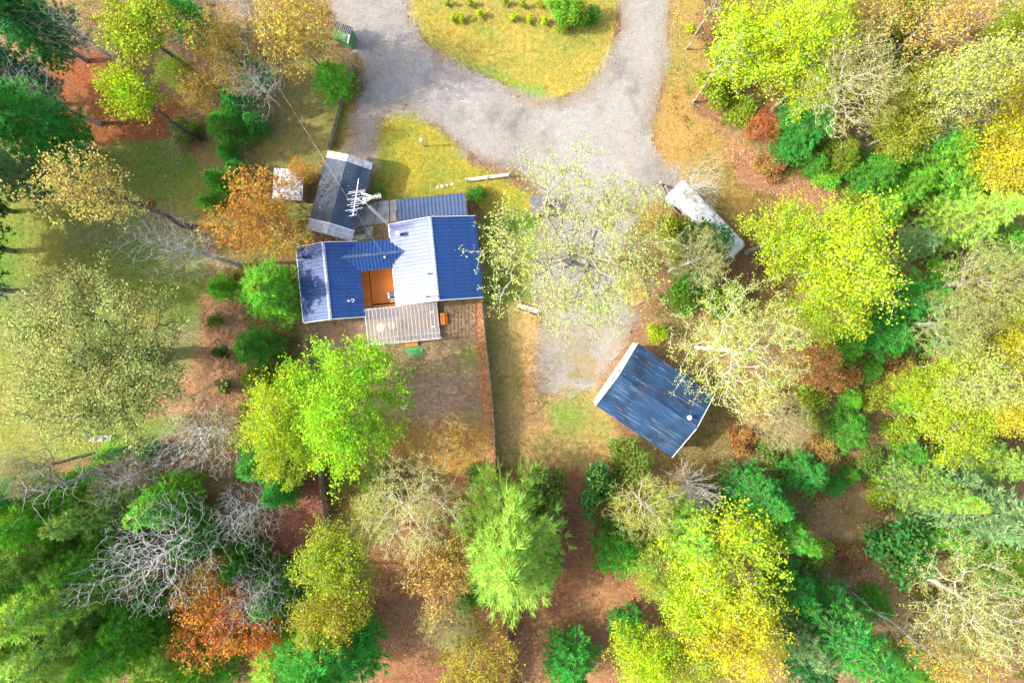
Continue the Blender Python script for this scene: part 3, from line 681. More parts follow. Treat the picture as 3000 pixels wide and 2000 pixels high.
m = MB(); m.bar(A0.lerp(A1, .47) * 1.0, Vector((0, 0, zt)), .04, .04); m.bar(B0, Vector((0, 0, zt - .15)), .04, .04); m.build('cross_arm', M['steel'], mast)

def cable(name, pts, r, mat, label, cat, sag=0.0):
    m = MB(); P = []
    for a, b in zip(pts[:-1], pts[1:]):
        for i in range(12):
            t = i / 12; q = Vector(a).lerp(Vector(b), t); q.z -= sag * 4 * t * (1 - t); P.append(q)
    P.append(Vector(pts[-1]))
    for a, b in zip(P[:-1], P[1:]): m.tube(a, b, r, n=5, caps=False)
    return tag(m.build(name, M[mat], None, True), label, cat)
cable('overhead_cable', [WS(618, -60, 8.5), HL(-4.3, 1.0, 3.35)], .006, 'cable', 'thin pale service cable crossing the yard to the link roof of the house', 'cable', .35)

# ------------------------------------------------------------------ long shed north-west of the house
sh = empty('garage_shed', (-14.24, 12.0, 0), math.radians(-15.3)); tag(sh, 'long dark roofed shed northwest of the house with a pale front roof strip', 'shed')
hw, hl = 1.93, 3.37; e, r = 2.35, 0.75
m = MB(); gable_wall(m, -hw + .18, hw - .36, -hl + .9, hl - .35, e - .1, r - .12, 'b'); m.build('wall', M['timber'], sh)
def roof_piece(name, b0, b1, mat, lift=0.0, parent=sh, smooth=False):
    for s in (-1, 1):
        m = MB(); z0 = e + r + lift; z1 = e + lift
        m.hexa([(0, b0, z0 - .06), (s * hw, b0, z1 - .06), (s * hw, b1, z1 - .06), (0, b1, z0 - .06), (0, b0, z0), (s * hw, b0, z1), (s * hw, b1, z1), (0, b1, z0)] if s > 0 else
               [(s * hw, b0, z1 - .06), (0, b0, z0 - .06), (0, b1, z0 - .06), (s * hw, b1, z1 - .06), (s * hw, b0, z1), (0, b0, z0), (0, b1, z0), (s * hw, b1, z1)])
        m.build(name, mat, parent)
for i in range(6):                          # felt laid in six strips with lapped edges
    b0 = -hl + .92 + i * (2 * hl - 1.52) / 6; roof_piece('felt_strip', b0, b0 + (2 * hl - 1.52) / 6 + .0, M['felt'], .004 * i)
roof_piece('front_roof_strip', hl - .59, hl, M['galv'], .03)
roof_piece('rear_roof_strip', -hl, -hl + .91, M['galv'], -.02)
for i in range(5):                          # corrugation ridges of the front strip
    for s in (-1, 1):
        b = hl - .52 + i * .11; m = MB(); m.bar((0, b, e + r + .04), (s * hw, b, e + .04), .035, .03); m.build('corrugation', M['galv'], sh)
m = MB(); m.bar((0, -hl + .93, e + r + .01), (hw, -hl + .93, e + .01), .05, .05); m.bar((0, -hl + .93, e + r + .01), (-hw, -hl + .93, e + .01), .05, .05); m.build('flashing', M['white'], sh)
m = MB(); m.box(-1.2, 1.2, hl - .35, hl - .31, 0, 2.05); d = m.build('door', M['white'], sh)
m = MB(); m.box(.9, 1.05, hl - .31, hl - .27, .95, 1.0); m.build('handle', M['black'], d)
m = MB(); m.box(-hw, -hw + .1, -hl + .05, -hl + .15, 0, e - .1); m.box(hw - .1, hw, -hl + .05, -hl + .15, 0, e - .1); m.build('rear_post', M['timber'], sh)
# small white-roofed hut among the orange tree
ht = empty('garden_hut', (-18.57, 13.03, 0), math.radians(-4)); tag(ht, 'small hut with a speckled white roof beside the orange tree', 'hut')
m = MB(); m.box(-1.1, 1.05, -1.1, 1.1, 0, 2.0); m.build('wall', M['timber'], ht)
M['hut_roof'] = plain('speckled_white_roof', (0.42, 0.43, 0.46), 0.7, var=0.15, scale=3, dirt=((0.13, 0.11, 0.10), 5, 0.50))
for i in range(5):
    m = MB(); a0 = -1.25 + i * .5; m.hexa([(a0, -1.25, 2.02), (a0 + .492, -1.25, 2.02), (a0 + .492, 1.25, 2.2), (a0, 1.25, 2.2), (a0, -1.25, 2.07), (a0 + .492, -1.25, 2.07), (a0 + .492, 1.25, 2.25), (a0, 1.25, 2.25)]); m.build('roof_panel', M['hut_roof'], ht)
m = MB(); m.box(-.35, .35, -1.14, -1.101, 0, 1.8); m.build('door', M['timber'], ht)

# green bin shed with a ribbed roof on the drive
bs = empty('bin_shed', WS(1008, 108, 0.0) * 0.975, math.radians(-23)); tag(bs, 'small green bin shed with a ribbed dark roof at the edge of the drive', 'bin shed')
bs.location = WS(1011, 109) * 0.99; bs.location.z = 0; bs.scale = (1.18, 1.18, 1.1)
m = MB(); m.box(-.62, .62, -.5, .42, 0.02, 1.15); m.build('wall', M['green_paint'], bs)
m = MB(); m.hexa([(-.66, -.02, 1.5), (.66, -.02, 1.5), (.66, .5, 1.62), (-.66, .5, 1.62), (-.66, -.02, 1.53), (.66, -.02, 1.53), (.66, .5, 1.65), (-.66, .5, 1.65)]); rf = m.build('roof', M['black'], bs)
M['lath'] = plain('grey_lath', (0.30, 0.29, 0.29), 0.7, var=0.3)
for i in range(10):
    x = -.61 + i * 1.22 / 9; m = MB(); m.bar((x, -.03, 1.545), (x, .5, 1.667), .045, .03); m.build('lath', M['lath'], rf)
m = MB(); m.hexa([(-.64, -.54, 1.15), (.64, -.54, 1.15), (.64, -.03, 1.5), (-.64, -.03, 1.5), (-.64, -.54, 1.19), (.64, -.54, 1.19), (.64, -.03, 1.54), (-.64, -.03, 1.54)]); m.build('lid', M['green_paint'], bs)
m = MB(); m.bar((.6, -.55, 1.21), (.6, -.04, 1.56), .12, .03); m.build('lid_trim', M['white'], bs)
for s in (-1, 1):
    m = MB(); m.add([(s * .62, -.5, 1.15), (s * .62, .42, 1.15), (s * .62, .42, 1.6), (s * .62, -.03, 1.5)], [(0, 1, 2, 3)]); m.build('side_board', M['green_paint'], bs)
m = MB(); m.box(-.62, .62, .38, .42, 1.152, 1.6); m.build('rear_board', M['green_paint'], bs)

# ------------------------------------------------------------------ detached garage
ga = empty('garage', (11.7, -4.81, 0), math.radians(-34.2)); tag(ga, 'detached garage with a streaked blue shingle roof and white front', 'garage')
gd, gw, e, r = 3.76, 3.06, 2.9, 1.1     # half depth along x, half width along y
m = MB(); gable_wall(m, -gd + .12, gd - .25, -gw + .2, gw - .2, e - .02, r - .12, 'a'); m.build('wall', M['white'], ga)
for s in (-1, 1):
    m = MB(); L = 22
    for i in range(L):
        t0 = i / L; t1 = (i + 1) / L; jit = 0.004 * math.sin(i * 7.3)
        y0, z0 = s * gw * t0, e + r - r * t0; y1, z1 = s * gw * t1, e + r - r * t1
        p = [(-gd, y0, z0 + .012), (gd, y0, z0 + .012), (gd, y1, z1 + .045 + jit), (-gd, y1, z1 + .045 + jit)]
        b = [(x, y, z - .05) for x, y, z in p]
        if s < 0: p = p[::-1]; b = b[::-1]
        m.hexa(b + p)
    m.build('shingle_courses', M['shingle_blue'], ga)['label'] = 'streaked blue shingle slope'
m = MB(); w = .14; d = w * r / gw; z = e + r + .09
m.add([(-gd, -w, z - d), (-gd, 0, z), (-gd, w, z - d), (gd, -w, z - d), (gd, 0, z), (gd, w, z - d)], [(0, 3, 4, 1), (1, 4, 5, 2)]); m.build('ridge_cap', M['shingle_blue'], ga)
for x in (-gd - .03, gd + .03):
    for s in (-1, 1):
        m = MB(); m.bar((x, 0, e + r - .05), (x, s * gw, e - .05), .05, .2); m.build('rake_trim', M['white'], ga)
m = MB(); m.box(-gd - .30, -gd - .06, -gw + .1, gw - .1, 2.45, 2.62); m.build('front_canopy', M['white'], ga)
m = MB(); m.box(-gd + .06, -gd + .118, -2.3, .7, 0, 2.25); dr = m.build('garage_door', M['plastic'], ga)
for i in range(4):
    m = MB(); m.box(-gd + .03, -gd + .058, -2.25, .65, .05 + i * .55, .55 + i * .55); m.build('panel', M['white'], dr)
m = MB(); m.box(-gd + .06, -gd + .118, 1.3, 2.2, 0, 2.05); d = m.build('door', M['white'], ga)
m = MB(); m.tube((-gd + .06, 1.42, 1), (-gd + .0, 1.42, 1), .03); m.build('handle', M['steel'], d)
m = MB(); m.box(-gd - .34, -gd - .05, -.14, .14, 2.9, 3.15); m.build('floodlight', M['plastic'], ga)
m = MB(); m.box(-gd - .2, -gd - .05, -gw + .25, -gw + .4, 2.63, 2.8); m.build('floodlight', M['plastic'], ga)
p = pipe(ga, (2.75, .35, e + r * .89), .12, .5, .2, 'chimney_pipe', 'steel', 'white')

# ------------------------------------------------------------------ camper under the trees
cp = empty('camper', (16.1, 10.05, 0), math.radians(-46)); cp.scale = (1, .9, 1); tag(cp, 'long white camper trailer parked under the trees by the drive', 'camper')
def rrect(L, Wd, rad, n=6):
    P = []
    for cx, cy, a0 in ((L - rad, Wd - rad, 0), (-L + rad, Wd - rad, 90), (-L + rad, -Wd + rad, 180), (L - rad, -Wd + rad, 270)):
        P += [(cx + rad * math.cos(math.radians(a0 + 90 * k / n)), cy + rad * math.sin(math.radians(a0 + 90 * k / n))) for k in range(n + 1)]
    return P
def loft(m, rings):
    n = len(rings[0]); vs = [q for r in rings for q in r]
    fs = [(k * n + i, k * n + (i + 1) % n, (k + 1) * n + (i + 1) % n, (k + 1) * n + i) for k in range(len(rings) - 1) for i in range(n)]
    fs += [tuple(range(n - 1, -1, -1)), tuple(range((len(rings) - 1) * n, len(rings) * n))]; m.add(vs, fs)
ring = lambda L, Wd, rad, z: [(x, y, z) for x, y in rrect(L, Wd, rad)]
m = MB(); loft(m, [ring(3.6, .98, .3, .55), ring(3.72, 1.04, .35, .9), ring(3.75, 1.05, .38, 1.6), ring(3.7, 1.04, .4, 2.35)]); m.build('body', M['camper'], cp, True)
m = MB(); loft(m, [ring(3.72, 1.06, .42, 2.352), ring(3.66, 1.02, .42, 2.5), ring(3.5, .9, .4, 2.6), ring(3.2, .5, .3, 2.65)]); m.build('roof', M['camper'], cp, True)
m = MB(); loft(m, [ring(3.77, 1.075, .43, 2.31), ring(3.77, 1.075, .43, 2.35)]); m.build('roof_rail', M['camper_trim'], cp)
for x in (-1.6, 1.9):
    m = MB(); m.box(x - .2, x + .2, -.2, .2, 2.64, 2.72); v = m.build('roof_vent', M['camper_trim'], cp)
    m = MB(); m.box(x - .17, x + .17, -.17, .17, 2.723, 2.76); m.build('lid', M['plastic'], v)
m = MB(); loft(m, [ring(.42, .34, .1, 2.64), ring(.40, .32, .12, 2.84), ring(.3, .22, .1, 2.9)]); m.v = [(x + .2, y, z) for x, y, z in m.v]; m.build('air_conditioner', M['plastic'], cp)
for x in (-2.9, -.75, 1.1, 2.75):
    m = MB(); m.bar((x, -.98, 2.54), (x, -.5, 2.655), .05, .012); m.bar((x, -.5, 2.66), (x, .5, 2.66), .05, .012); m.bar((x, .5, 2.655), (x, .98, 2.54), .05, .012); m.build('roof_seam', M['camper_trim'], cp)
for x, s in ((-2.2, 1), (0.4, 1), (2.4, 1), (-2.2, -1), (1.2, -1)):
    m = MB(); m.box(x - .4, x + .4, s * 1.03, s * 1.07, 1.4, 1.95) if s > 0 else m.box(x - .4, x + .4, -1.07, -1.03, 1.4, 1.95); m.build('window', M['glass'], cp)
m = MB(); m.box(-.75, -.1, -1.07, -1.04, .6, 2.2); d = m.build('door', M['plastic'], cp)
m = MB(); m.box(-.68, -.6, -1.11, -1.071, 1.2, 1.35); m.build('handle', M['black'], d)
for x in (-.5, .35):
    for s in (-1, 1):
        m = MB(); m.tube((x, s * .75, .34), (x, s * .97, .34), .34, n=18); w = m.build('wheel', M['rubber'], cp)
        m = MB(); m.tube((x, s * .965, .34), (x, s * .985, .34), .18, n=14); m.build('rim', M['steel'], w)
m = MB(); m.bar((-3.6, .5, .5), (-4.7, 0, .5), .08, .1); m.bar((-3.6, -.5, .5), (-4.7, 0, .5), .08, .1); m.tube((-4.6, 0, 0), (-4.6, 0, .6), .04); m.build('hitch', M['black'], cp)

# well house with a shingled roof under the big tree
wh = empty('well_house', (2.29, 11.49, 0), math.radians(11)); tag(wh, 'small well house with a grey shingle roof below the big budding tree', 'well house')
m = MB(); m.box(-.6, .6, -.65, .65, 0, 1.15); m.build('wall', M['siding'], wh)
m = MB(); m.hexa([(-.74, -.82, 1.2), (.74, -.82, 1.2), (.74, .78, 1.6), (-.74, .78, 1.6), (-.74, -.82, 1.24), (.74, -.82, 1.24), (.74, .78, 1.64), (-.74, .78, 1.64)]); rf = m.build('roof', M['shingle_grey'], wh)
for i in range(9):
    y0 = -.82 + i * .178; z0 = 1.245 + (y0 + .82) / 1.6 * .4
    k = 6; off = .12 if i % 2 else 0
    for j in range(k):
        x0 = -.74 + j * 1.48 / k + off * (j > 0); x1 = min(.74, -.74 + (j + 1) * 1.48 / k + off) - .012
        if x1 - x0 < .03: continue
        m = MB(); z1 = z0 + .178 / 1.6 * .4
        m.hexa([(x0, y0, z0), (x1, y0, z0), (x1, y0 + .17, z1), (x0, y0 + .17, z1), (x0, y0, z0 + .03), (x1, y0, z0 + .03), (x1, y0 + .17, z1 + .008), (x0, y0 + .17, z1 + .008)]); m.build('shingle', M['shingle_grey'], rf)
m = MB(); m.box(-.25, .25, -.69, -.651, .1, .95); m.build('door', M['timber'], wh)

# ------------------------------------------------------------------ fences
def fence(pts, h, label, mat='fence', low=False):
    P = [WS(*p) for p in pts]; root = empty('board_fence', P[0]); tag(root, label, 'fence'); o = P[0]
    for a, b in zip(P[:-1], P[1:]):
        d = b - a; n = max(1, round(d.length / 2.4))
        for i in range(n):
            p, q = a + d * i / n - o, a + d * (i + 1) / n - o; u = d.normalized()
            m = MB(); k = int((q - p).length / .16)
            for j in range(k):
                c = p + (q - p) * (j + .5) / k; hh = h + .02 * math.sin(j * 3.1 + i)
                m.bar(c + Vector((0, 0, .04)), c + Vector((0, 0, hh)), .022, .145, up=u.cross(Vector((0, 0, 1))) * 0 + Vector((u.x, u.y, 0)))
            m.build('fence_panel', M[mat], root)
            m = MB(); s = Vector((-u.y, u.x, 0)) * .04
            for z in (.35, h - .3): m.bar(p + s + Vector((0, 0, z)), q + s + Vector((0, 0, z)), .04, .08)
            m.build('rail', M[mat], root)
            m = MB(); m.box(p.x + s.x * 1.3 - .05, p.x + s.x * 1.3 + .05, p.y + s.y * 1.3 - .05, p.y + s.y * 1.3 + .05, 0, h + .05); m.build('post', M[mat], root)
    return root
fence([(1413, 885), (1424, 1000), (1439, 1130), (1449, 1260), (1453, 1400), (1468, 1560), (1482, 1770), (1493, 1905), (1500, 2080)], 1.75, 'tall board fence running south along the east side of the back yard')
fence([(905, 1000), (925, 1180), (945, 1350), (962, 1500), (972, 1590)], 1.6, 'board fence on the west side of the back yard below the lime tree')
fence([(1040, 200), (1006, 295), (985, 370), (966, 441)], .85, 'low board fence between the drive and the west lawn')
wf = empty('rail_fence', WS(1367, 529, 0.5), 0); wf.location.z = 0; tag(wf, 'short white rail fence standing on the front lawn', 'fence')
d = WS(1490, 513, .5) - WS(1367, 529, .5); d.z = 0
for i in range(3):
    c = d * i / 2; m = MB(); m.box(c.x - .05, c.x + .05, c.y - .05, c.y + .05, 0, 1.12); m.build('post', M['white'], wf)
for z in (.3, .65, 1.0):
    m = MB(); m.bar(Vector((0, 0, z)) + d.normalized() * -.06, d * 1.02 + Vector((0, 0, z)), .055, .1); m.build('rail', M['white'], wf)

# ------------------------------------------------------------------ small things about the yard
lp = empty('lamp_post', WS(1242, 429)); tag(lp, 'white globe lamp on a striped post in the front lawn', 'lamp post')
m = MB(); m.tube((0, 0, 0), (0, 0, 1.72), .055, n=10); m.build('post', M['white'], lp)
for i in range(4):
    m = MB(); m.tube((0, 0, .2 + i * .4), (0, 0, .38 + i * .4), .062, n=10); m.build('band', M['stripe'], lp)
m = MB(); m.lathe([(.02, 0), (.08, .02), (.125, .09), (.14, .16), (.125, .23), (.08, .29), (.01, .31)], 16, (0, 0, 1.7)); m.build('globe', M['plastic'], lp, True)
pt = empty('flower_pot', WS(445, 599)); tag(pt, 'orange clay pot standing alone on the west meadow', 'pot')
m = MB(); m.lathe([(.17, 0), (.21, .02), (.25, .34), (.28, .35), (.28, .42), (.24, .42), (.22, .33)], 18); m.build('body', M['terracotta'], pt, True)
m = MB(); m.lathe([(.215, .325), (.2, .34), (.05, .36)], 14); m.build('soil', M['soil'], pt)
def chair(p, rz, label):
    c = empty('lawn_chair', p, rz); c.scale = (.75, .75, .85); tag(c, label, 'chair', 'white lawn chairs in a row')
    m = MB(); m.hexa([(-.26, -.26, .38), (.26, -.26, .38), (.26, .26, .42), (-.26, .26, .42), (-.26, -.26, .41), (.26, -.26, .41), (.26, .26, .45), (-.26, .26, .45)]); m.build('seat', M['plastic'], c)
    for i in range(5):
        x = -.24 + i * .1; m = MB(); m.hexa([(x, -.27, .43), (x + .085, -.27, .43), (x + .085, -.42, .95), (x, -.42, .95), (x, -.24, .43), (x + .085, -.24, .43), (x + .085, -.39, .95), (x, -.39, .95)]); m.build('back_slat', M['plastic'], c)
    for x in (-.29, .29):
        m = MB(); m.bar((x, -.33, .64), (x, .25, .62), .06, .03); m.build('armrest', M['plastic'], c)
        for y in (-.24, .22):
            m = MB(); m.bar((x, y, 0), (x, y, .605), .045, .045); m.build('leg', M['plastic'], c)
for i, (x, lab) in enumerate(((269, 'white plastic lawn chair at the west end of the row of three'), (293, 'white plastic lawn chair in the middle of the row of three'), (316, 'white plastic lawn chair beside the small bright pine'))):
    chair(WS(x, 1283, .45) * Vector((1, 1, 0)), math.radians(-92 + 5 * i), lab)
sp_ = empty('sand_pit', (0, 0, 0)); tag(sp_, 'timber framed square of yellow sand east of the gravel yard', 'sand pit')
q = [WS(x, y) for x, y in ((1808, 790), (1878, 806), (1901, 876), (1846, 902))]
m = MB(); m.prism(ccw([tuple(p[:2]) for p in q]), 0.0, .07); m.build('sand', M['sand'], sp_)
for i in range(4):
    m = MB(); a, b = q[i], q[(i + 1) % 4]; m.bar(a + Vector((0, 0, .06)), b + Vector((0, 0, .06)), .1, .12 + .004 * i); m.build('edge_timber', M['timber'], sp_)
rb = empty('raised_bed', (0, 0, 0)); tag(rb, 'narrow timber edged gravel strip south of the big budding tree', 'garden bed')
q = [WS(x, y) for x, y in ((1513, 885), (1582, 905), (1574, 923), (1517, 903))]
m = MB(); m.prism(ccw([tuple(p[:2]) for p in q]), 0, .14); m.build('gravel_fill', M['concrete'], rb)
for i in (0, 2):
    m = MB(); a, b = q[i], q[(i + 1) % 4]; m.bar(a + Vector((0, 0, .1)), b + Vector((0, 0, .1)), .12, .2); m.build('edge_timber', M['timber_dark'], rb)
fp = empty('fire_ring', WS(2155, 1380)); tag(fp, 'blackened round fire ring in the woods southeast of the garage', 'fire ring')
m = MB(); m.lathe([(.5, 0), (.52, .22), (.46, .22), (.44, .06), (.1, .05)], 20); m.build('ring', M['black'], fp)
m = MB(); m.lathe([(.43, .05), (.3, .1), (.05, .13)], 14); m.build('ash', M['ash'], fp)
for i in range(3):
    m = MB(); an = i * 2.1; m.tube((-.3 * math.cos(an), -.3 * math.sin(an), .12 + i * .03), (.3 * math.cos(an), .3 * math.sin(an), .2 + i * .03), .05); m.build('log', M['ash'], fp)
def rock(name, p, s, seed, label, cat='stone', group=None):
    r = random.Random(seed); m = MB(); n = 9; prof = [(.75, 0), (1, .3), (.85, .7), (.35, .95)]; vs = []
    for rr, z in prof:
        vs += [(s * rr * (1 + r.uniform(-.2, .2)) * math.cos(t), s * rr * (1 + r.uniform(-.2, .2)) * math.sin(t) * .8, s * .6 * z) for t in np.linspace(0, 6.283, n, endpoint=False)]
    fs = [(k * n + i, k * n + (i + 1) % n, (k + 1) * n + (i + 1) % n, (k + 1) * n + i) for k in range(3) for i in range(n)] + [tuple(range(3 * n, 4 * n))]
    m.add(vs, fs); return tag(m.build(name, M['stone'], None, loc=p), label, cat, group)
for i, (x, y, s, lab) in enumerate(((1283, 548, .16, 'pale garden stone, westernmost of the row before the porch'), (1296, 546, .2, 'pale garden stone, second of the row before the porch'), (1309, 543, .15, 'pale garden stone, third of the row before the porch'), (1325, 540, .17, 'pale garden stone, easternmost of the row before the porch'))):
    rock('garden_stone', WS(x, y), s, i, lab, 'stone', 'stones before the porch')
m = MB(); pts = [(-.3, 0), (0, -.27), (.3, .02), (.02, .28)]; m.prism(pts, .005, .05)
tag(m.build('paving_stone', M['stone'], None, loc=WS(1184, 1194)), 'pale square paving stone on the ground east of the lime tree', 'paving stone')

# ------------------------------------------------------------------ trees
def tubes(P0, P1, R0, R1, k):
    """many tapered tubes at once -> verts, quad faces"""
    d = P1 - P0; L = np.linalg.norm(d, axis=1, keepdims=True) + 1e-9; d = d / L
    ref = np.where(np.abs(d[:, 2:3]) < 0.9, np.array([[0, 0, 1.0]]), np.array([[1.0, 0, 0]]))
    x = np.cross(d, ref); x /= np.linalg.norm(x, axis=1, keepdims=True) + 1e-9; y = np.cross(d, x)
    t = np.linspace(0, 2 * np.pi, k, endpoint=False)
    o = x[:, None, :] * np.cos(t)[None, :, None] + y[:, None, :] * np.sin(t)[None, :, None]
    v = np.concatenate([P0[:, None] + o * R0[:, None, None], P1[:, None] + o * R1[:, None, None]], 1)   # E,2k,3
    i = np.arange(k); f = np.stack([i, (i + 1) % k, k + (i + 1) % k, k + i], -1)
    F = f[None] + (np.arange(len(P0)) * 2 * k)[:, None, None]
    return v.reshape(-1, 3), F.reshape(-1, 4)

def leaves_mesh(name, pos, size, mat, r, up=0.5, aspect=0.75):
    n = len(pos)
    nrm = r.normal(size=(n, 3)); nrm[:, 2] += up * 2; nrm /= np.linalg.norm(nrm, axis=1, keepdims=True)
    a = np.cross(nrm, r.normal(size=(n, 3))); a /= np.linalg.norm(a, axis=1, keepdims=True) + 1e-9
    b = np.cross(nrm, a); s = (size * r.uniform(0.6, 1.35, n))[:, None]
    bend = nrm * s * 0.18
    v = np.stack([pos - a * s - bend, pos + b * s * aspect, pos + a * s - bend, pos - b * s * aspect], 1).reshape(-1, 3)
    return np_mesh(name, v, np.arange(4 * n).reshape(-1, 4), mat)

def skeleton(seed, h, R, bf, n, top=0.72, shell=2.0, clusters=0, lean=(0, 0), wiggle=0.12, down=1.2, flat=1.0, csig=.155):
    """a branching skeleton grown through points spread in the crown"""
    r = np.random.default_rng(seed)
    zc_, rz = h * (1 + bf) / 2, h * (1 - bf) / 2 * flat
    if clusters:
        dirs = r.normal(size=(clusters, 3)); dirs /= np.linalg.norm(dirs, axis=1, keepdims=True); dirs[:, 2] = np.abs(dirs[:, 2]) * .9 - .35 * r.random(clusters)
        cc = dirs * (r.random(clusters)[:, None] ** (1 / shell)) * np.array([R * .86, R * .86, rz * .86])
        k = r.integers(0, clusters, n); p = cc[k] + r.normal(size=(n, 3)) * R * csig
    else:
        p = r.normal(size=(n, 3)); p /= np.linalg.norm(p, axis=1, keepdims=True)
        lob = 1 + .22 * np.sin(3 * np.arctan2(p[:, 1], p[:, 0]) + seed) + .14 * np.sin(5 * np.arctan2(p[:, 1], p[:, 0]) + 2 * seed)
        p = p * (r.random(n)[:, None] ** (1 / shell)) * lob[:, None] * np.array([R, R, rz])
    p[:, 2] += zc_; p = p[p[:, 2] > bf * h * .6]
    p[:, 0] += lean[0] * p[:, 2]; p[:, 1] += lean[1] * p[:, 2]
    nt = max(8, int(h * top / .7))
    MAXN = len(p) * 4 + nt + 10
    pos = np.zeros((MAXN, 3)); par = np.full(MAXN, -1); dep = np.zeros(MAXN)
    zt = np.linspace(0, h * top, nt); jx = np.cumsum(r.normal(0, .07, nt)); jy = np.cumsum(r.normal(0, .07, nt))
    pos[:nt] = np.stack([jx * (zt > 0) + lean[0] * zt, jy * (zt > 0) + lean[1] * zt, zt], -1); par[1:nt] = np.arange(nt - 1); dep[:nt] = zt
    m = nt; lo = int(nt * min(.95, bf / top)) if bf < top else nt - 2
    core = np.array([lean[0] * h * bf, lean[1] * h * bf, h * bf])
    order = np.argsort(np.linalg.norm(p - core, axis=1))
    for q in p[order]:
        dv = q - pos[lo:m]; dist = np.sqrt((dv ** 2).sum(1))
        cost = dist + down * np.maximum(0, -dv[:, 2]) + 0.10 * dep[lo:m]
        j = lo + int(np.argmin(cost)); L = dist[j - lo]
        k = 1 if L < .8 else (2 if L < 1.6 else (3 if L < 3 else 4))
        a = pos[j].copy(); pj = j
        for i in range(1, k + 1):
            t = i / k; z = a + (q - a) * t
            if i < k: z = z + r.normal(0, wiggle * L * .5, 3) + np.array([0, 0, -.05 * L * math.sin(math.pi * t)])
            if m >= MAXN: break
            pos[m] = z; par[m] = pj; dep[m] = dep[pj] + np.linalg.norm(z - pos[pj]); pj = m; m += 1
    pos, par = pos[:m], par[:m]
    return r, pos, par, nt

def grow(name, seed, h, R, bf, n, bark, leaf=None, tip=.014, power=2.35, per=4, size=.12, spread=.22, thr=.03, kmain=6, rmax=9.0, trunk_r=0, **kw):
    r, pos, par, nt = skeleton(seed, h, R, bf, n, **kw)
    m = len(pos); rad = np.zeros(m); kids = np.zeros(m, int); np.add.at(kids, par[1:], 1)
    acc = np.where(kids == 0, tip ** power, 0.0)
    for i in range(m - 1, 0, -1):
        if acc[i] == 0: acc[i] = tip ** power
        acc[par[i]] += acc[i]
    rad = np.minimum(acc ** (1 / power), rmax * (1 - .4 * pos[:, 2] / h))
    if trunk_r: rad[:nt] = np.maximum(rad[:nt], trunk_r * (1.12 - pos[:nt, 2] / h))
    # soften kinks
    for _ in range(2):
        q = pos.copy(); av = np.zeros_like(pos); ct = np.zeros(m); np.add.at(av, par[1:], pos[1:]); np.add.at(ct, par[1:], 1)
        ok = (ct > 0) & (np.arange(m) >= nt); q[ok] = .6 * pos[ok] + .2 * pos[par[ok]] + .2 * av[ok] / ct[ok, None]; pos = q
    c = np.arange(1, m); P0, P1 = pos[par[c]], pos[c]; R1 = rad[c]; R0 = np.minimum(rad[par[c]], R1 * 1.35)
    R0[:nt - 1] = rad[par[c]][:nt - 1]; R0[0] *= 1.45
    V = []; F = []; base = 0
    for sel, k in ((R1 >= .07, kmain), ((R1 < .07) & (R1 >= .03), 4), (R1 < .03, 3)):
        if sel.any():
            v, f = tubes(P0[sel], P1[sel], R0[sel], R1[sel], k); V.append(v); F.append(f + base); base += len(v)
    tm = np_mesh(name + '_trunk', np.concatenate(V), np.concatenate(F), bark, True)
    cm = None
    if leaf is not None:
        tw = np.where(rad < thr)[0]; tw = tw[tw >= nt]
        p = np.repeat(pos[tw], per, 0) + r.normal(0, spread, (len(tw) * per, 3))
        cm = leaves_mesh(name + '_crown', p, size, leaf, r)
    return dict(t=tm, c=cm, h=h, R=R, f=(1 + bf) / 2)

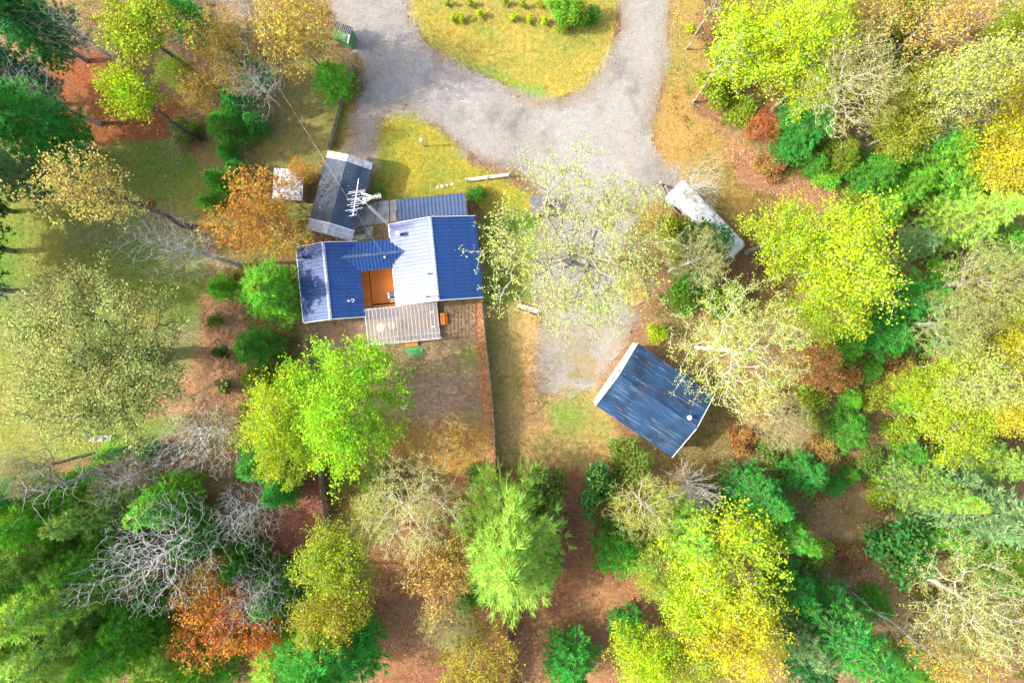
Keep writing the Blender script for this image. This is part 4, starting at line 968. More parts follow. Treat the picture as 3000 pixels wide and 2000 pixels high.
def conifer(name, seed, h, R, bf, whorls, arms, tufts, needles, nl, bark, mat, droop=0.1, shape=1.1, rise=.25, wide=.04, open_=.18):
    r = np.random.default_rng(seed); B0 = []; B1 = []; r0 = []; r1 = []; T = []; D = []
    zt = np.linspace(0, h * .97, 14); jx = np.cumsum(r.normal(0, .03, 14)); jy = np.cumsum(r.normal(0, .03, 14))
    tp = np.stack([jx, jy, zt], -1); tr = (.02 + .016 * h) * (1 - zt / h) + .02
    B0 += list(tp[:-1]); B1 += list(tp[1:]); r0 += list(tr[:-1]); r1 += list(tr[1:])
    for w in range(whorls):
        u = (w + r.random() * .6) / whorls; z = h * (bf + (0.97 - bf) * u); L0 = R * (1 - u ** shape) * (0.75 + .25 * min(1, u * 5)) + .22
        c = np.array([np.interp(z, zt, tp[:, 0]), np.interp(z, zt, tp[:, 1]), z]); a0 = r.random() * 6.28
        for k in range(arms):
            an = a0 + k * 6.283 / arms + r.normal(0, .22); L = L0 * r.uniform(.6, 1.12); d = np.array([math.cos(an), math.sin(an), 0]); s = np.array([-d[1], d[0], 0])
            pts = [c + d * L * t + np.array([0, 0, rise * L * t - droop * L * t * t * 2]) for t in (0, .35, .7, 1)]
            for i in range(3):
                B0.append(pts[i]); B1.append(pts[i + 1]); q = .012 + .012 * L; r0.append(q * (1 - i * .3)); r1.append(q * (.7 - i * .25) + .004)
            nn = max(3, int(tufts * L / R))
            for i in range(nn):
                t = open_ + (1 - open_) * ((i + r.random()) / nn) ** .8; side = r.normal(0, .24) * L * t * (1.15 - .6 * t)
                p = c + d * L * t + s * side + np.array([0, 0, rise * L * t - droop * L * t * t * 2 + r.normal(0, .05)])
                T.append(p); q = d * .9 + s * np.sign(side) * .5 * min(1, abs(side) * 3) + np.array([0, 0, .45]); D.append(q / np.linalg.norm(q))
    for i in range(6): T.append(tp[-1] + np.array([0, 0, -.1 * i])); D.append(np.array([0, 0, 1.0]))
    v, f = tubes(np.array(B0), np.array(B1), np.array(r0), np.array(r1), 5)
    tm = np_mesh(name + '_trunk', v, f, bark, True)
    T = np.array(T); D = np.array(D); n = len(T); K = needles
    p = np.repeat(T, K, 0) + r.normal(0, .03, (n * K, 3)); d = np.repeat(D, K, 0) + r.normal(0, .62, (n * K, 3)); d /= np.linalg.norm(d, axis=1, keepdims=True)
    s = np.cross(d, r.normal(size=(n * K, 3))); s /= np.linalg.norm(s, axis=1, keepdims=True) + 1e-9
    ln = (nl * r.uniform(.6, 1.3, n * K))[:, None]
    v = np.stack([p - s * wide, p + s * wide, p + d * ln], 1).reshape(-1, 3)
    return dict(t=tm, c=np_mesh(name + '_crown', v, np.arange(3 * n * K).reshape(-1, 3), mat), h=h, R=R, f=.5)

def shrub(name, seed, h, R, n, size, mat, stems=7, lumps=16):
    r = np.random.default_rng(seed)
    d = r.normal(size=(lumps, 3)); d[:, 2] = np.abs(d[:, 2]); d /= np.linalg.norm(d, axis=1, keepdims=True)
    cc = d * (r.random(lumps)[:, None] ** .5) * np.array([R * .75, R * .75, h * .6]) + np.array([0, 0, h * .3])
    k = r.integers(0, lumps, n); q = r.normal(size=(n, 3)); q /= np.linalg.norm(q, axis=1, keepdims=True)
    p = cc[k] + q * (r.random(n)[:, None] ** .4) * R * .36; p[:, 2] = np.abs(p[:, 2])
    B0 = np.zeros((lumps, 3)); B0[:, :2] = cc[:, :2] * .12; B1 = cc
    v, f = tubes(B0, B1, np.full(lumps, .03), np.full(lumps, .012), 5)
    return dict(t=np_mesh(name + '_stems', v, f, M['bark'], True), c=leaves_mesh(name + '_leaves', p, size, mat, r), h=h, R=R, f=.5)

PR = {}
L_, N_ = M['leaf'], M['needle']
for i in range(3): PR['C', i] = grow('budding_%d' % i, 100 + i, 15, 5.6, .30, 1900, M['bark_pale'], L_, tip=.0125, power=1.98, rmax=.32, per=9, size=.052, spread=.13, thr=.03, clusters=120, csig=.10, shell=2.6, wiggle=.16)
for i in range(2): PR['E', i] = grow('dense_budding_%d' % i, 130 + i, 15, 5.6, .28, 2500, M['bark_shaded'], L_, trunk_r=.45, tip=.0145, power=1.85, rmax=.45, per=19, size=.06, spread=.2, thr=.042, clusters=170, csig=.10, shell=2.8, wiggle=.16)
for i in range(3): PR['W', i] = grow('pale_limbed_%d' % i, 180 + i, 15, 5.6, .28, 1700, M['bark_white'], L_, tip=.0085, power=2.05, rmax=.32, per=9, size=.054, spread=.14, thr=.024, clusters=120, csig=.10, shell=2.4, wiggle=.16)
for i in range(2): PR['H', i] = grow('high_crown_%d' % i, 160 + i, 14, 2.9, .52, 420, M['bark_shaded'], L_, trunk_r=.22, tip=.011, power=2.2, per=16, size=.085, spread=.22, thr=.05, clusters=26, shell=1.9, top=.85)
for i in range(4): PR['Y', i] = grow('leafy_%d' % i, 200 + i, 13, 4.2, .28, 620, M['bark_pale'], L_, tip=.015, per=17, size=.08, spread=.26, power=2.15, thr=.045, clusters=38, shell=2.2)
for i in range(2): PR['L', i] = grow('maple_%d' % i, 300 + i, 12, 5.0, .22, 760, M['bark'], L_, tip=.012, per=24, size=.088, spread=.28, thr=.04, clusters=46, shell=2.6)
for i in range(3): PR['O', i] = grow('copper_%d' % i, 400 + i, 10, 3.8, .2, 1000, M['bark_pale'], L_, tip=.008, power=2.15, per=8, size=.09, spread=.18, thr=.02, shell=1.9, wiggle=.18)
for i in range(3): PR['B', i] = grow('bare_%d' % i, 500 + i, 14, 4.4, .3, 3800, M['bark_white'], None, tip=.0048, power=2.05, shell=1.9, wiggle=.2)
PR['G', 0] = grow('twiggy_0', 520, 15, 3.6, .25, 2600, M['bark_grey'], None, trunk_r=.22, tip=.0055, power=2.05, shell=1.6, wiggle=.16)
def fan(seed, h, R):
    r = np.random.default_rng(seed); A = []; B = []; ra = []; rb = []
    for i in range(90):
        an = r.random() * 6.283; el = r.uniform(.15, 1.35); d = np.array([math.cos(an) * math.cos(el) * R, math.sin(an) * math.cos(el) * R, math.sin(el) * h]) * r.uniform(.75, 1.05)
        p = np.array([d[0] * .05, d[1] * .05, 0]); k = 6
        for j in range(k):
            q = d * ((j + 1) / k) + r.normal(0, .05, 3) * (j + 1) / k; w = .028 * (1 - j / k) + .008
            A.append(p); B.append(q); ra.append(w); rb.append(w * .85)
            if j > 1:
                for _ in range(2):
                    t = q + (d / np.linalg.norm(d) + r.normal(0, .45, 3)) * r.uniform(.3, .8); A.append(q); B.append(t); ra.append(.011); rb.append(.005)
            p = q
    v, f = tubes(np.array(A), np.array(B), np.array(ra), np.array(rb), 4)
    return dict(t=np_mesh('fan_trunk', v, f, M['bark_white'], True), c=None, h=h, R=R, f=.5)
PR['F', 0] = fan(530, 5.0, 2.6)
PR['T', 0] = grow('tall_0', 600, 20, 2.7, .52, 700, M['bark_shaded'], L_, trunk_r=.27, tip=.009, power=2.1, per=6, size=.09, spread=.2, thr=.02, shell=1.8, top=.9)
PR['T', 1] = grow('tall_1', 601, 20, 2.7, .42, 800, M['bark_pale'], L_, tip=.009, power=2.1, per=6, size=.085, spread=.2, thr=.02, shell=1.8, top=.9)
PR['D', 0] = grow('tall_dead', 610, 13, 1.8, .45, 150, M['bark_pale'], None, tip=.013, shell=1.8, top=.95, power=2.0)
for i in range(4): PR['P', i] = conifer('pine_%d' % i, 700 + i, 9, 2.7, .05, 18, 6, 17, 13, .34, M['bark'], N_, droop=.06, rise=.28, shape=1.5)
for i in range(2): PR['P', 4 + i] = conifer('tall_pine_%d' % i, 710 + i, 18, 3.8, .15, 26, 6, 26, 14, .5, M['bark'], N_, droop=.08, rise=.2, shape=1.7)
for i in range(2): PR['S', i] = conifer('spruce_%d' % i, 750 + i, 14, 2.7, .03, 36, 7, 13, 12, .28, M['bark'], N_, droop=.22, rise=.1, shape=1.05, open_=.1)
for i in range(3): PR['K', i] = shrub('shrub_%d' % i, 800 + i, 3.4, 2.0, 3600, .085, L_)
for i in range(2): PR['N', i] = shrub('box_%d' % i, 820 + i, 1.3, .95, 1700, .05, L_, lumps=10)
for i in range(2): PR['A', i] = shrub('sapling_%d' % i, 840 + i, 1.6, .5, 420, .06, L_, lumps=7)

NAMES = dict(W=('budding_tree', 'tree'), E=('budding_tree', 'tree'), H=('leafy_tree', 'tree'), C=('budding_tree', 'tree'), Y=('leafy_tree', 'tree'), L=('maple_tree', 'tree'), O=('copper_tree', 'tree'), B=('bare_tree', 'tree'), G=('bare_tree', 'tree'), F=('bare_shrub', 'shrub'),
             T=('tall_tree', 'tree'), D=('dead_tree', 'tree'), P=('pine_tree', 'pine'), S=('spruce_tree', 'spruce'), K=('leafy_shrub', 'shrub'), N=('round_shrub', 'shrub'), A=('sapling', 'sapling'))
FC = dict(H=.74, P=.42, S=.42, K=.5, N=.5, A=.5, T=.74, D=.6, F=.5)
count = {}
tr_rng = random.Random(5)
def plant(kind, x, y, R, h, colr, label, sy=1.0, rot=None, group=None, dim=1.0):
    """plant a tree whose crown middle stands over the survey point (x, y); R crown radius on the sheet, h height in metres"""
    vs = [k for k in PR if k[0] == kind]
    if kind == 'P': vs = [k for k in vs if (k[1] >= 4) == (h > 12)]
    if kind == 'T' : vs = [('T', 0 if x < 1176 else 1)]  # trunks west of centre get the shade-darkened bark
    c = count.get(kind, 0); count[kind] = c + 1; p = PR[vs[c % len(vs)]]
    fz = FC.get(kind, p['f']); zz = h * fz; f = 1 - zz / H
    pos = W(x, y, zz); pos.z = -.02
    Rw = R / SD * f; s = Rw / p['R']
    nm, cat = NAMES[kind]
    e = empty(nm, pos, tr_rng.uniform(0, 6.28) if rot is None else rot); e.scale = (s, s * sy, h / p['h'])
    if sy != 1.0 and rot is None: e.rotation_euler.z = 0
    tag(e, label, cat, group)
    o = link('trunk' if kind not in 'KNA' else 'stems', p['t'], e)
    if p['c'] is not None:
        o = link('crown' if kind not in 'KNA' else 'foliage', p['c'], e); j = tr_rng.uniform(.92, 1.08)
        o.color = (colr[0] * j, colr[1] * j, colr[2], 1)
    return e

lime = (.33, .62, .006); limey = (.46, .62, .006); yg = (.37, .48, .02); yel = (.62, .58, .008); cream = (.45, .52, .10); gold = (.58, .42, .07); orange = (.64, .33, .035); fire = (.66, .24, .02)
pine = (.14, .46, .04); bright = (.24, .60, .045); lpine = (.42, .66, .09); emer = (.09, .47, .06); dark = (.045, .27, .06); teal = (.28, .47, .18); olive = (.17, .28, .045); grey = (.3, .3, .2); ygd = (.30, .42, .03); spring = (.52, .74, .15)
T = [
 # ---- north-west corner
 ('P', 55, 45, 85, 18, dark, 'dark pine filling the top left corner of the picture'),
 ('P', 20, 175, 70, 15, dark, 'dark pine at the left edge between the corner pine and the big pine'),
 ('P', 70, 285, 95, 18, emer, 'big dark emerald pine at the left edge beside bare brown ground'),
 ('P', 25, 400, 62, 17, teal, 'bluish pine at the left edge north of the shaded meadow'),
 ('H', 325, 62, 100, 15, yg, 'yellow green tree at the top left with its dark trunk showing below'),
 ('Y', 405, 165, 42, 8, ygd, 'thin pale green tree just below the top left yellow green tree'),
 ('H', 298, 212, 74, 15, (.40, .56, .006), 'bright lime tree over the brown ground of the west meadow'),
 ('G', 185, 85, 62, 15, grey, 'grey bare tree between the corner pine and the yellow green tree'),
 ('G', 75, 205, 82, 13, grey, 'grey bare tree leaning to the left edge above the big emerald pine'),
 ('P', 440, 50, 56, 8, emer, 'dark emerald pine near the top, under the pale bent limbs'),
 ('B', 545, -5, 85, 13, grey, 'pale bare tree with bent limbs at the top edge'),
 ('O', 520, 120, 72, 12, gold, 'pale orange tree east of the yellow green tree near the top'),
 ('O', 672, 66, 92, 13, (.55, .42, .07), 'golden budding tree west of the green bin shed'),
 ('P', 575, 160, 42, 8, pine, 'green pine below the pale orange tree'),
 ('P', 548, 238, 46, 5.5, emer, 'emerald pine at the north end of the hedge row by the west lawn'),
 ('P', 522, 296, 50, 5.5, pine, 'wide green pine in the middle of the hedge row by the west lawn'),
 ('P', 588, 285, 32, 4.5, emer, 'small emerald pine by the foot of the white birch'),
 ('P', 522, 352, 26, 3.5, emer, 'small dark pine between the wide green pine and the orange tree'),
 ('P', 503, 418, 40, 5, pine, 'green pine northwest of the orange tree'),
 ('P', 545, 392, 30, 4, emer, 'dark pine touching the north side of the orange tree'),
 ('P', 477, 465, 27, 3, bright, 'little bright pine at the west side of the orange tree'),
 ('B', 575, 175, 80, 10, grey, 'white bare birch leaning above the west lawn hedge row'),
 ('P', 763, 185, 52, 5.5, bright, 'bright green pine between the bin shed and the low fence'),
 # ---- west
 ('T', 205, 440, 84, 20, (.5, .42, .1), 'very tall thin yellow tree leaning over the west meadow'),
 ('G', 405, 570, 85, 18, grey, 'tall grey twiggy tree with a long dark trunk above the meadow'),
 ('O', 590, 500, 108, 9, orange, 'big orange tree west of the long shed'),
 ('O', 692, 398, 34, 4, orange, 'small orange tree behind the white roofed hut'),
 ('P', 622, 665, 84, 8, bright, 'wide bright green pine west of the house'),
 ('P', 508, 660, 36, 4, bright, 'small bright pine beside the wide pine west of the house'),
 ('P', 592, 795, 60, 7, pine, 'round green pine south of the wide pine west of the house'),
 ('N', 493, 737, 26, 1.4, olive, 'clipped round shrub in the leaf bed, northernmost of three'),
 ('N', 505, 810, 26, 1.4, (.10, .20, .04), 'clipped round shrub in the leaf bed, middle one of three'),
 ('N', 516, 888, 27, 1.4, olive, 'clipped round shrub in the leaf bed, southernmost of three'),
 ('E', 215, 825, 232, 14, (.40, .45, .12), 'huge pale budding tree spreading over the west meadow'),
 ('P', 255, 1040, 30, 5, bright, 'small bright pine beside the three white chairs'),
 ('P', 343, 1035, 24, 4, pine, 'small green pine under the white bare tree east of the chairs'),
 ('P', 185, 1095, 28, 6, bright, 'slim bright pine south of the three white chairs'),
 ('B', 450, 1000, 98, 12, grey, 'white bare tree spreading west of the yellow green tree'),
 ('P', 600, 1060, 55, 8, emer, 'emerald pine southwest under the yellow green tree'),
 ('P', 645, 1125, 46, 7, emer, 'dark emerald pine by the red leaf litter west of the board fence'),
 ('P', 385, 1150, 62, 11, bright, 'green pine between the two white bare trees in the west'),
 ('G', 560, 1185, 84, 12, grey, 'whitish bare tree beside the red leaf litter'),
 # ---- south-west woods
 ('B', 352, 1280, 136, 16, grey, 'biggest white bare tree, in the southwest woods'),
 ('P', 455, 1240, 60, 8, pine, 'green pine showing through the east side of the biggest bare tree'),
 ('P', 120, 1180, 70, 15, bright, 'green pine at the west edge south of the huge pale tree'),
 ('P', 25, 1150, 60, 16, emer, 'emerald pine cut by the left edge south of the huge pale tree'),
 ('P', 225, 1175, 60, 12, spring, 'light green pine northwest of the biggest bare tree'),
 ('P', 55, 1285, 95, 18, spring, 'large light green pine at the left edge in the southwest woods'),
 ('P', 175, 1350, 92, 17, lpine, 'bright green pine west of the biggest bare tree'),
 ('P', 55, 1425, 90, 18, lpine, 'bright green pine at the left edge, below the large light green pine'),
 ('P', 175, 1470, 82, 17, spring, 'light green pine near the bottom left'),
 ('P', 55, 1540, 85, 18, spring, 'light green pine in the bottom left corner'),
 ('P', 285, 1475, 72, 13, bright, 'green pine below the biggest bare tree'),
 ('D', 130, 1395, 70, 17, grey, 'tall dead trunk with broken white branches in the southwest pines'),
 ('D', 150, 1110, 70, 17, grey, 'tall dead dark trunk northwest of the light green pines'),
 ('P', 370, 1540, 66, 10, lpine, 'pale green pine at the bottom edge west of the fiery tree'),
 ('P', 470, 1540, 78, 9, bright, 'bright pine at the bottom edge below the fiery orange tree'),
 ('O', 500, 1425, 105, 10, fire, 'fiery orange tree in the southwest woods'),
 ('O', 605, 1455, 60, 8, fire, 'smaller fiery orange tree touching the large emerald pine'),
 ('O', 480, 1335, 64, 8, gold, 'golden tree between the biggest bare tree and the fiery tree'),
 ('G', 590, 1370, 88, 12, grey, 'pale bare tree north of the fiery orange tree'),
 ('P', 632, 1365, 70, 8, pine, 'dull green pine west of the yellow trees by the back yard'),
 ('P', 600, 1430, 46, 6, olive, 'olive pine at the east side of the fiery orange tree'),
 ('P', 755, 1500, 112, 14, emer, 'large emerald pine at the bottom edge west of the south yard'),
 ('P', 655, 1530, 75, 12, lpine, 'light green pine at the bottom edge beside the large emerald pine'),
 # ---- south of the house
 ('L', 785, 925, 140, 13, lime, 'big dense lime green maple south of the house', 1.2),
 ('Y', 625, 945, 98, 11, limey, 'yellow green tree at the west side of the big lime maple'),
 ('Y', 655, 1045, 74, 10, limey, 'yellow green tree at the southwest side of the big lime maple'),
 ('W', 945, 1170, 140, 14, (.48, .47, .12), 'buff budding tree with pale limbs over the south end of the back yard'),
 ('P', 880, 1115, 56, 5, olive, 'soft green pine under the buff budding tree'),
 ('O', 1010, 1312, 90, 11, (.52, .33, .08), 'pale orange tree in the south yard below the buff tree'),
 ('P', 1020, 1275, 36, 4, bright, 'small green pine under the pale orange tree'),
 ('P', 1065, 1372, 44, 5, pine, 'green pine at the foot of the bright spreading pine'),
 ('Y', 770, 1275, 100, 12, yg, 'yellow green tree west of the south yard, northern of two'),
 ('Y', 765, 1408, 94, 12, (.40, .38, .02), 'mustard yellow tree west of the south yard, southern of two'),
 ('C', 1030, 1430, 76, 11, (.44, .42, .12), 'pale budding tree in the middle of the south yard'),
 ('Y', 1085, 1528, 112, 9, (.42, .36, .03), 'mustard tree at the bottom edge in the middle of the picture'),
 ('P', 1178, 1245, 120, 15, lpine, 'bright spreading pine at the end of the tall board fence', 1.3),
 ('P', 1235, 1295, 56, 9, lpine, 'green pine at the east side of the bright spreading pine'),
 ('K', 1245, 1122, 58, 5.5, olive, 'olive leafy shrub just east of the tall board fence', 1.35),
 ('K', 1368, 1130, 52, 5.5, (.10, .28, .05), 'green leafy shrub west of the cream budding tree by the garage', 1.3),
 ('K', 1450, 1062, 58, 3.5, (.2, .3, .04), 'low yellow green shrub at the southwest corner of the garage'),
 ('W', 1478, 1155, 100, 10, (.50, .52, .05), 'cream budding tree south of the garage'),
 ('F', 1600, 1128, 62, 7, grey, 'white fan shaped bare shrub south of the garage'),
 ('P', 1425, 1262, 66, 6, pine, 'feathery green pine beside the red earth of the south yard'),
 ('P', 1312, 1522, 66, 8, emer, 'emerald pine standing alone at the bottom edge of the south yard'),
 ('P', 1438, 1440, 42, 6, emer, 'small dark pine at the northwest side of the lime tree by the bottom edge'),
 # ---- south-east
 ('P', 1575, 1215, 76, 12, lpine, 'feathery light green pine below the white fan shaped shrub'),
 ('Y', 1665, 1290, 125, 14, limey, 'large yellow green tree south of the garage'),
 ('Y', 1590, 1380, 85, 12, limey, 'yellow green tree at the southwest side of the large one south of the garage'),
 ('L', 1490, 1495, 88, 11, limey, 'lime tree at the bottom edge east of the lone emerald pine'),
 ('Y', 1690, 1455, 112, 14, yel, 'bright yellow tree at the bottom edge'),
 ('Y', 1600, 1520, 80, 11, yg, 'yellow green tree at the bottom edge between the lime and bright yellow trees'),
 ('S', 1745, 1135, 72, 11, emer, 'emerald spruce beside the blackened fire ring'),
 ('S', 1795, 1215, 66, 12, pine, 'green pointed spruce south of the fire ring'),
 ('P', 1815, 1345, 56, 9, emer, 'emerald pine at the east side of the large yellow green tree'),
 ('P', 1830, 1455, 56, 11, teal, 'bluish pine beside the bright yellow tree'),
 ('S', 1945, 1470, 100, 18, emer, 'tall dark emerald spruce pointing to the bottom right'),
 ('P', 1870, 1545, 55, 10, dark, 'dark pine at the bottom edge beside the tall emerald spruce'),
 ('K', 2060, 1245, 70, 7, (.06, .22, .04), 'dark green leafy shrub west of the large buff tree', 1.3),
 ('W', 2235, 1390, 168, 16, (.45, .50, .11), 'large buff budding tree with pale limbs in the bottom right corner'),
 ('O', 2200, 1510, 86, 11, gold, 'golden tree at the bottom edge in the right corner'),
 ('P', 2110, 1530, 52, 6, pine, 'green pine at the bottom edge below the large buff tree'),
 ('D', 2060, 1440, 50, 14, grey, 'thin dead tree between the emerald spruce and the large buff tree'),
 ('S', 2235, 1165, 116, 18, teal, 'large bluish spruce at the right edge'),
 ('S', 2130, 1120, 70, 12, lpine, 'light green spruce west of the large bluish spruce'),
 ('S', 2300, 1060, 62, 14, lpine, 'light green spruce at the right edge above the bluish spruce'),
 ('Y', 2185, 965, 95, 10, limey, 'yellow green tree near the right edge, south of the dark pines'),
 ('Y', 2310, 935, 70, 12, yel, 'yellow tree at the right edge, south of the dark pines'),
 ('T', 2270, 880, 80, 15, cream, 'pale slender tree lying toward the right edge'),
 ('P', 1945, 985, 54, 4.5, pine, 'green young pine alone on the leaf litter east of the garage'),
 ('P', 1850, 1085, 54, 5, emer, 'emerald young pine north of the pointed spruce'),
 ('P', 1918, 1117, 25, 2.6, emer, 'tiny dark pine east of the emerald young pine'),
 ('P', 1952, 1090, 23, 2.6, pine, 'tiny green pine, easternmost of the pair by the emerald young pine'),
 ('P', 2078, 918, 36, 4, bright, 'bright young pine on the slope south of the dark pines'),
 ('P', 2085, 1040, 36, 4.5, pine, 'young pine west of the yellow green tree at the right'),
 ('K', 1862, 935, 50, 3.2, ygd, 'low yellow green brush east of the big cream tree'),
 ('P', 2000, 850, 28, 3, pine, 'little pine on the leaf litter below the dark pines'),
 ('P', 1955, 915, 30, 2.6, bright, 'little bright pine on the leaf litter east of the orange brush'),
 # ---- east of the drive
 ('W', 1705, 800, 178, 18, (.46, .53, .09), 'tall cream budding tree leaning over the garage roof'),
 ('O', 1872, 838, 60, 7, (.50, .24, .06), 'orange brush tree east of the tall cream tree'),
 ('C', 1800, 965, 78, 8, (.50, .44, .16), 'buff thin tree east of the garage'),
 ('C', 1320, 560, 250, 16, (.47, .53, .12), 'huge budding tree spreading between the house and the gravel yard', 1.0, 2.1),
 ('K', 1585, 650, 76, 6, (.15, .36, .03), 'green leafy shrub tree between the sand pit and the yellow green trees'),
 ('K', 1510, 765, 30, 2.6, limey, 'small lime shrub just north of the garage'),
 ('O', 1502, 500, 42, 4, orange, 'small orange shrub tree west of the camper'),
 ('K', 1545, 545, 60, 5, yg, 'yellow green shrub tree southwest of the camper'),
 ('K', 1625, 555, 66, 7, (.07, .24, .04), 'dark green shrub tree hanging over the middle of the camper'),
 ('B', 1600, 425, 70, 9, grey, 'bare branched tree above the north end of the camper'),
 ('W', 1590, 600, 92, 12, (.48, .48, .12), 'cream budding tree south of the camper'),
 ('Y', 1795, 550, 92, 12, limey, 'yellow green tree beside the south end of the camper'),
 ('Y', 1955, 605, 130, 14, limey, 'broad bright yellow green tree in the east woods'),
 ('Y', 1890, 705, 88, 12, limey, 'yellow green tree south of the broad one in the east woods'),
 # ---- north-east
 ('Y', 1730, 105, 130, 12, limey, 'large bright yellow green tree east of the drive at the top'),
 ('Y', 1845, 75, 105, 15, limey, 'bright yellow green tree at the top edge, beside the large one'),
 ('P', 1690, 85, 62, 6, olive, 'olive pine at the west side of the large yellow green tree'),
 ('K', 1640, 205, 58, 4, ygd, 'pale green brush at the foot of the leaning dead trunk'),
 ('D', 1655, 150, 46, 13, grey, 'thick leaning dead trunk east of the drive'),
 ('D', 1632, 20, 40, 12, grey, 'dead trunk leaning out at the top edge east of the drive'),
 ('W', 1950, 185, 140, 15, (.46, .46, .10), 'buff budding tree with a thick grey trunk in the northeast woods'),
 ('P', 1850, 290, 70, 8, emer, 'dark emerald pine under the buff tree in the northeast'),
 ('O', 1985, 45, 85, 14, (.5, .40, .1), 'buff orange tree at the top edge in the northeast'),
 ('P', 2065, 110, 62, 8, dark, 'dark pine between the two buff trees in the northeast'),
 ('Y', 2150, 190, 80, 11, yg, 'dull yellow green tree north of the bright pines'),
 ('T', 2235, 165, 82, 19, cream, 'tall slender pale tree leaning to the top right corner'),
 ('T', 2180, 40, 80, 18, gold, 'tall slender golden tree at the top edge'),
 ('G', 2180, 255, 70, 13, grey, 'grey leaning bare tree above the bright pines'),
 ('Y', 2295, 255, 100, 12, yel, 'yellow tree at the right edge near the top'),
 ('Y', 2320, 90, 80, 13, yg, 'yellow green tree in the top right corner'),
 ('P', 2150, 360, 95, 8, bright, 'wide bright green pine in the middle of the northeast woods'),
 ('P', 2235, 330, 66, 8, lpine, 'light green pine east of the wide bright pine'),
 ('P', 2005, 400, 58, 6, pine, 'green pine southwest of the wide bright pine'),
 ('P', 2085, 430, 50, 6, bright, 'bright pine directly south of the wide bright pine'),
 ('P', 1925, 355, 46, 5, ygd, 'yellowish pine east of the red shrub'),
 ('P', 1820, 335, 44, 5, emer, 'emerald pine beside the red shrub'),
 ('P', 1872, 378, 32, 3.5, pine, 'small green pine above the pink leaf pile'),
 ('O', 1755, 288, 40, 4, (.55, .16, .04), 'small red orange shrub tree on the leaf litter', 1.0),
 ('S', 2220, 510, 88, 12, lpine, 'pale green spruce pointing to the right edge'),
 ('P', 2105, 560, 46, 6, teal, 'bluish pine at the west foot of the pale green spruce'),
 ('P', 2100, 690, 66, 9, emer, 'emerald pine east of the broad yellow green tree'),
 ('P', 2135, 765, 52, 8, emer, 'emerald pine south of the one beside the broad yellow tree'),
 ('P', 2030, 770, 56, 7, emer, 'emerald pine below the broad yellow green tree'),
 ('P', 1940, 795, 44, 5, pine, 'small green pine south of the yellow green trees in the east'),
 ('C', 2250, 650, 118, 14, (.46, .49, .10), 'greyish budding tree at the right edge, middle height'),
 ('Y', 2325, 800, 72, 12, yel, 'yellow tree at the right edge just below the greyish budding tree'),
 ('Y', 2320, 390, 80, 11, yel, 'yellow tree at the right edge above the pale green spruce'),
 # ---- fillers between the named trees of the woods
 ('Y', 2085, 250, 85, 11, (.40, .42, .03), 'yellow green tree between the thick trunk and the bright pines'),
 ('K', 1965, 470, 44, 3, ygd, 'yellow green brush east of the pink leaf pile'),
 ('K', 1900, 412, 36, 2.2, bright, 'low green brush at the north rim of the pink leaf pile'),
 ('P', 2040, 485, 38, 4.5, bright, 'young bright pine above the broad yellow green tree'),
 ('P', 2285, 455, 56, 7, pine, 'green pine at the right edge north of the pale green spruce'),
 ('P', 2195, 425, 58, 7, bright, 'bright pine between the wide bright pine and the pale green spruce'),
 ('C', 2180, 745, 92, 13, cream, 'cream budding tree east of the two emerald pines'),
 ('Y', 2215, 850, 85, 11, limey, 'bright yellow green tree north of the yellow green tree by the right edge'),
 ('K', 2060, 865, 52, 2.4, (.36, .25, .06), 'dry tan brush below the emerald pines in the east'),
 ('K', 1935, 865, 46, 2, (.40, .24, .07), 'dry orange brush south of the small green pine in the east'),
 ('K', 1995, 1062, 42, 2, olive, 'olive brush on the slope east of the young pine'),
 ('K', 2065, 985, 46, 2.6, ygd, 'yellow green brush west of the yellow green tree near the right'),
 ('K', 2025, 1125, 44, 2.4, ygd, 'yellow green brush north of the dark green shrub in the southeast'),
 ('P', 2150, 1215, 52, 9, bright, 'bright pine at the southwest side of the large bluish spruce'),
 ('P', 2320, 1250, 60, 12, lpine, 'light green pine at the right edge south of the bluish spruce'),
 ('K', 1955, 1280, 44, 1.6, (.28, .18, .07), 'low brown brush on bare ground in the southeast'),
 ('K', 1700, 1015, 40, 1.8, (.40, .22, .06), 'low rusty brush behind the garage'),
 ('K', 1775, 1045, 42, 2, olive, 'olive brush between the garage and the emerald young pine'),
 ('Y', 1850, 185, 80, 11, limey, 'yellow green tree just east of the large yellow green tree at the top'),
 ('K', 1700, 250, 46, 2.4, ygd, 'yellow green brush north of the red shrub'),
 ('Y', 2080, 20, 70, 12, yg, 'yellow green tree at the top edge between the buff and golden trees'),
 ('P', 2330, 570, 62, 9, bright, 'bright pine at the right edge beside the pale green spruce'),
 ('K', 430, 300, 40, 2.4, olive, 'olive brush on the west meadow beside the lime tree trunk'),
 ('O', 455, 205, 46, 7, gold, 'thin golden tree west of the hedge row by the west lawn'),
 ('K', 1105, 1088, 34, 2, olive, 'olive brush at the tall fence by the spreading pine'),
 ('Y', 868, 1185, 56, 8, yg, 'small yellow green tree under the buff budding tree'),
 ('O', 1085, 1250, 56, 8, (.5, .36, .08), 'thin tan tree west of the bright spreading pine'),
 ('P', 115, 1310, 70, 14, lpine, 'bright pine between the two pines at the left edge'),
 ('P', 240, 1265, 60, 12, bright, 'green pine hidden in the west side of the biggest bare tree'),
 ('P', 325, 1400, 60, 10, bright, 'green pine under the south side of the biggest bare tree'),
 ('P', 420, 1490, 56, 9, lpine, 'light green pine below the golden tree in the southwest'),
 ('C', 75, 1075, 80, 13, (.40, .38, .14), 'pale budding tree at the left edge south of the huge pale tree'),
 ('G', 290, 1090, 80, 12, grey, 'grey bare tree south of the three white chairs'),
 ('G', 80, 690, 60, 12, grey, 'grey bare tree at the left edge of the meadow'),
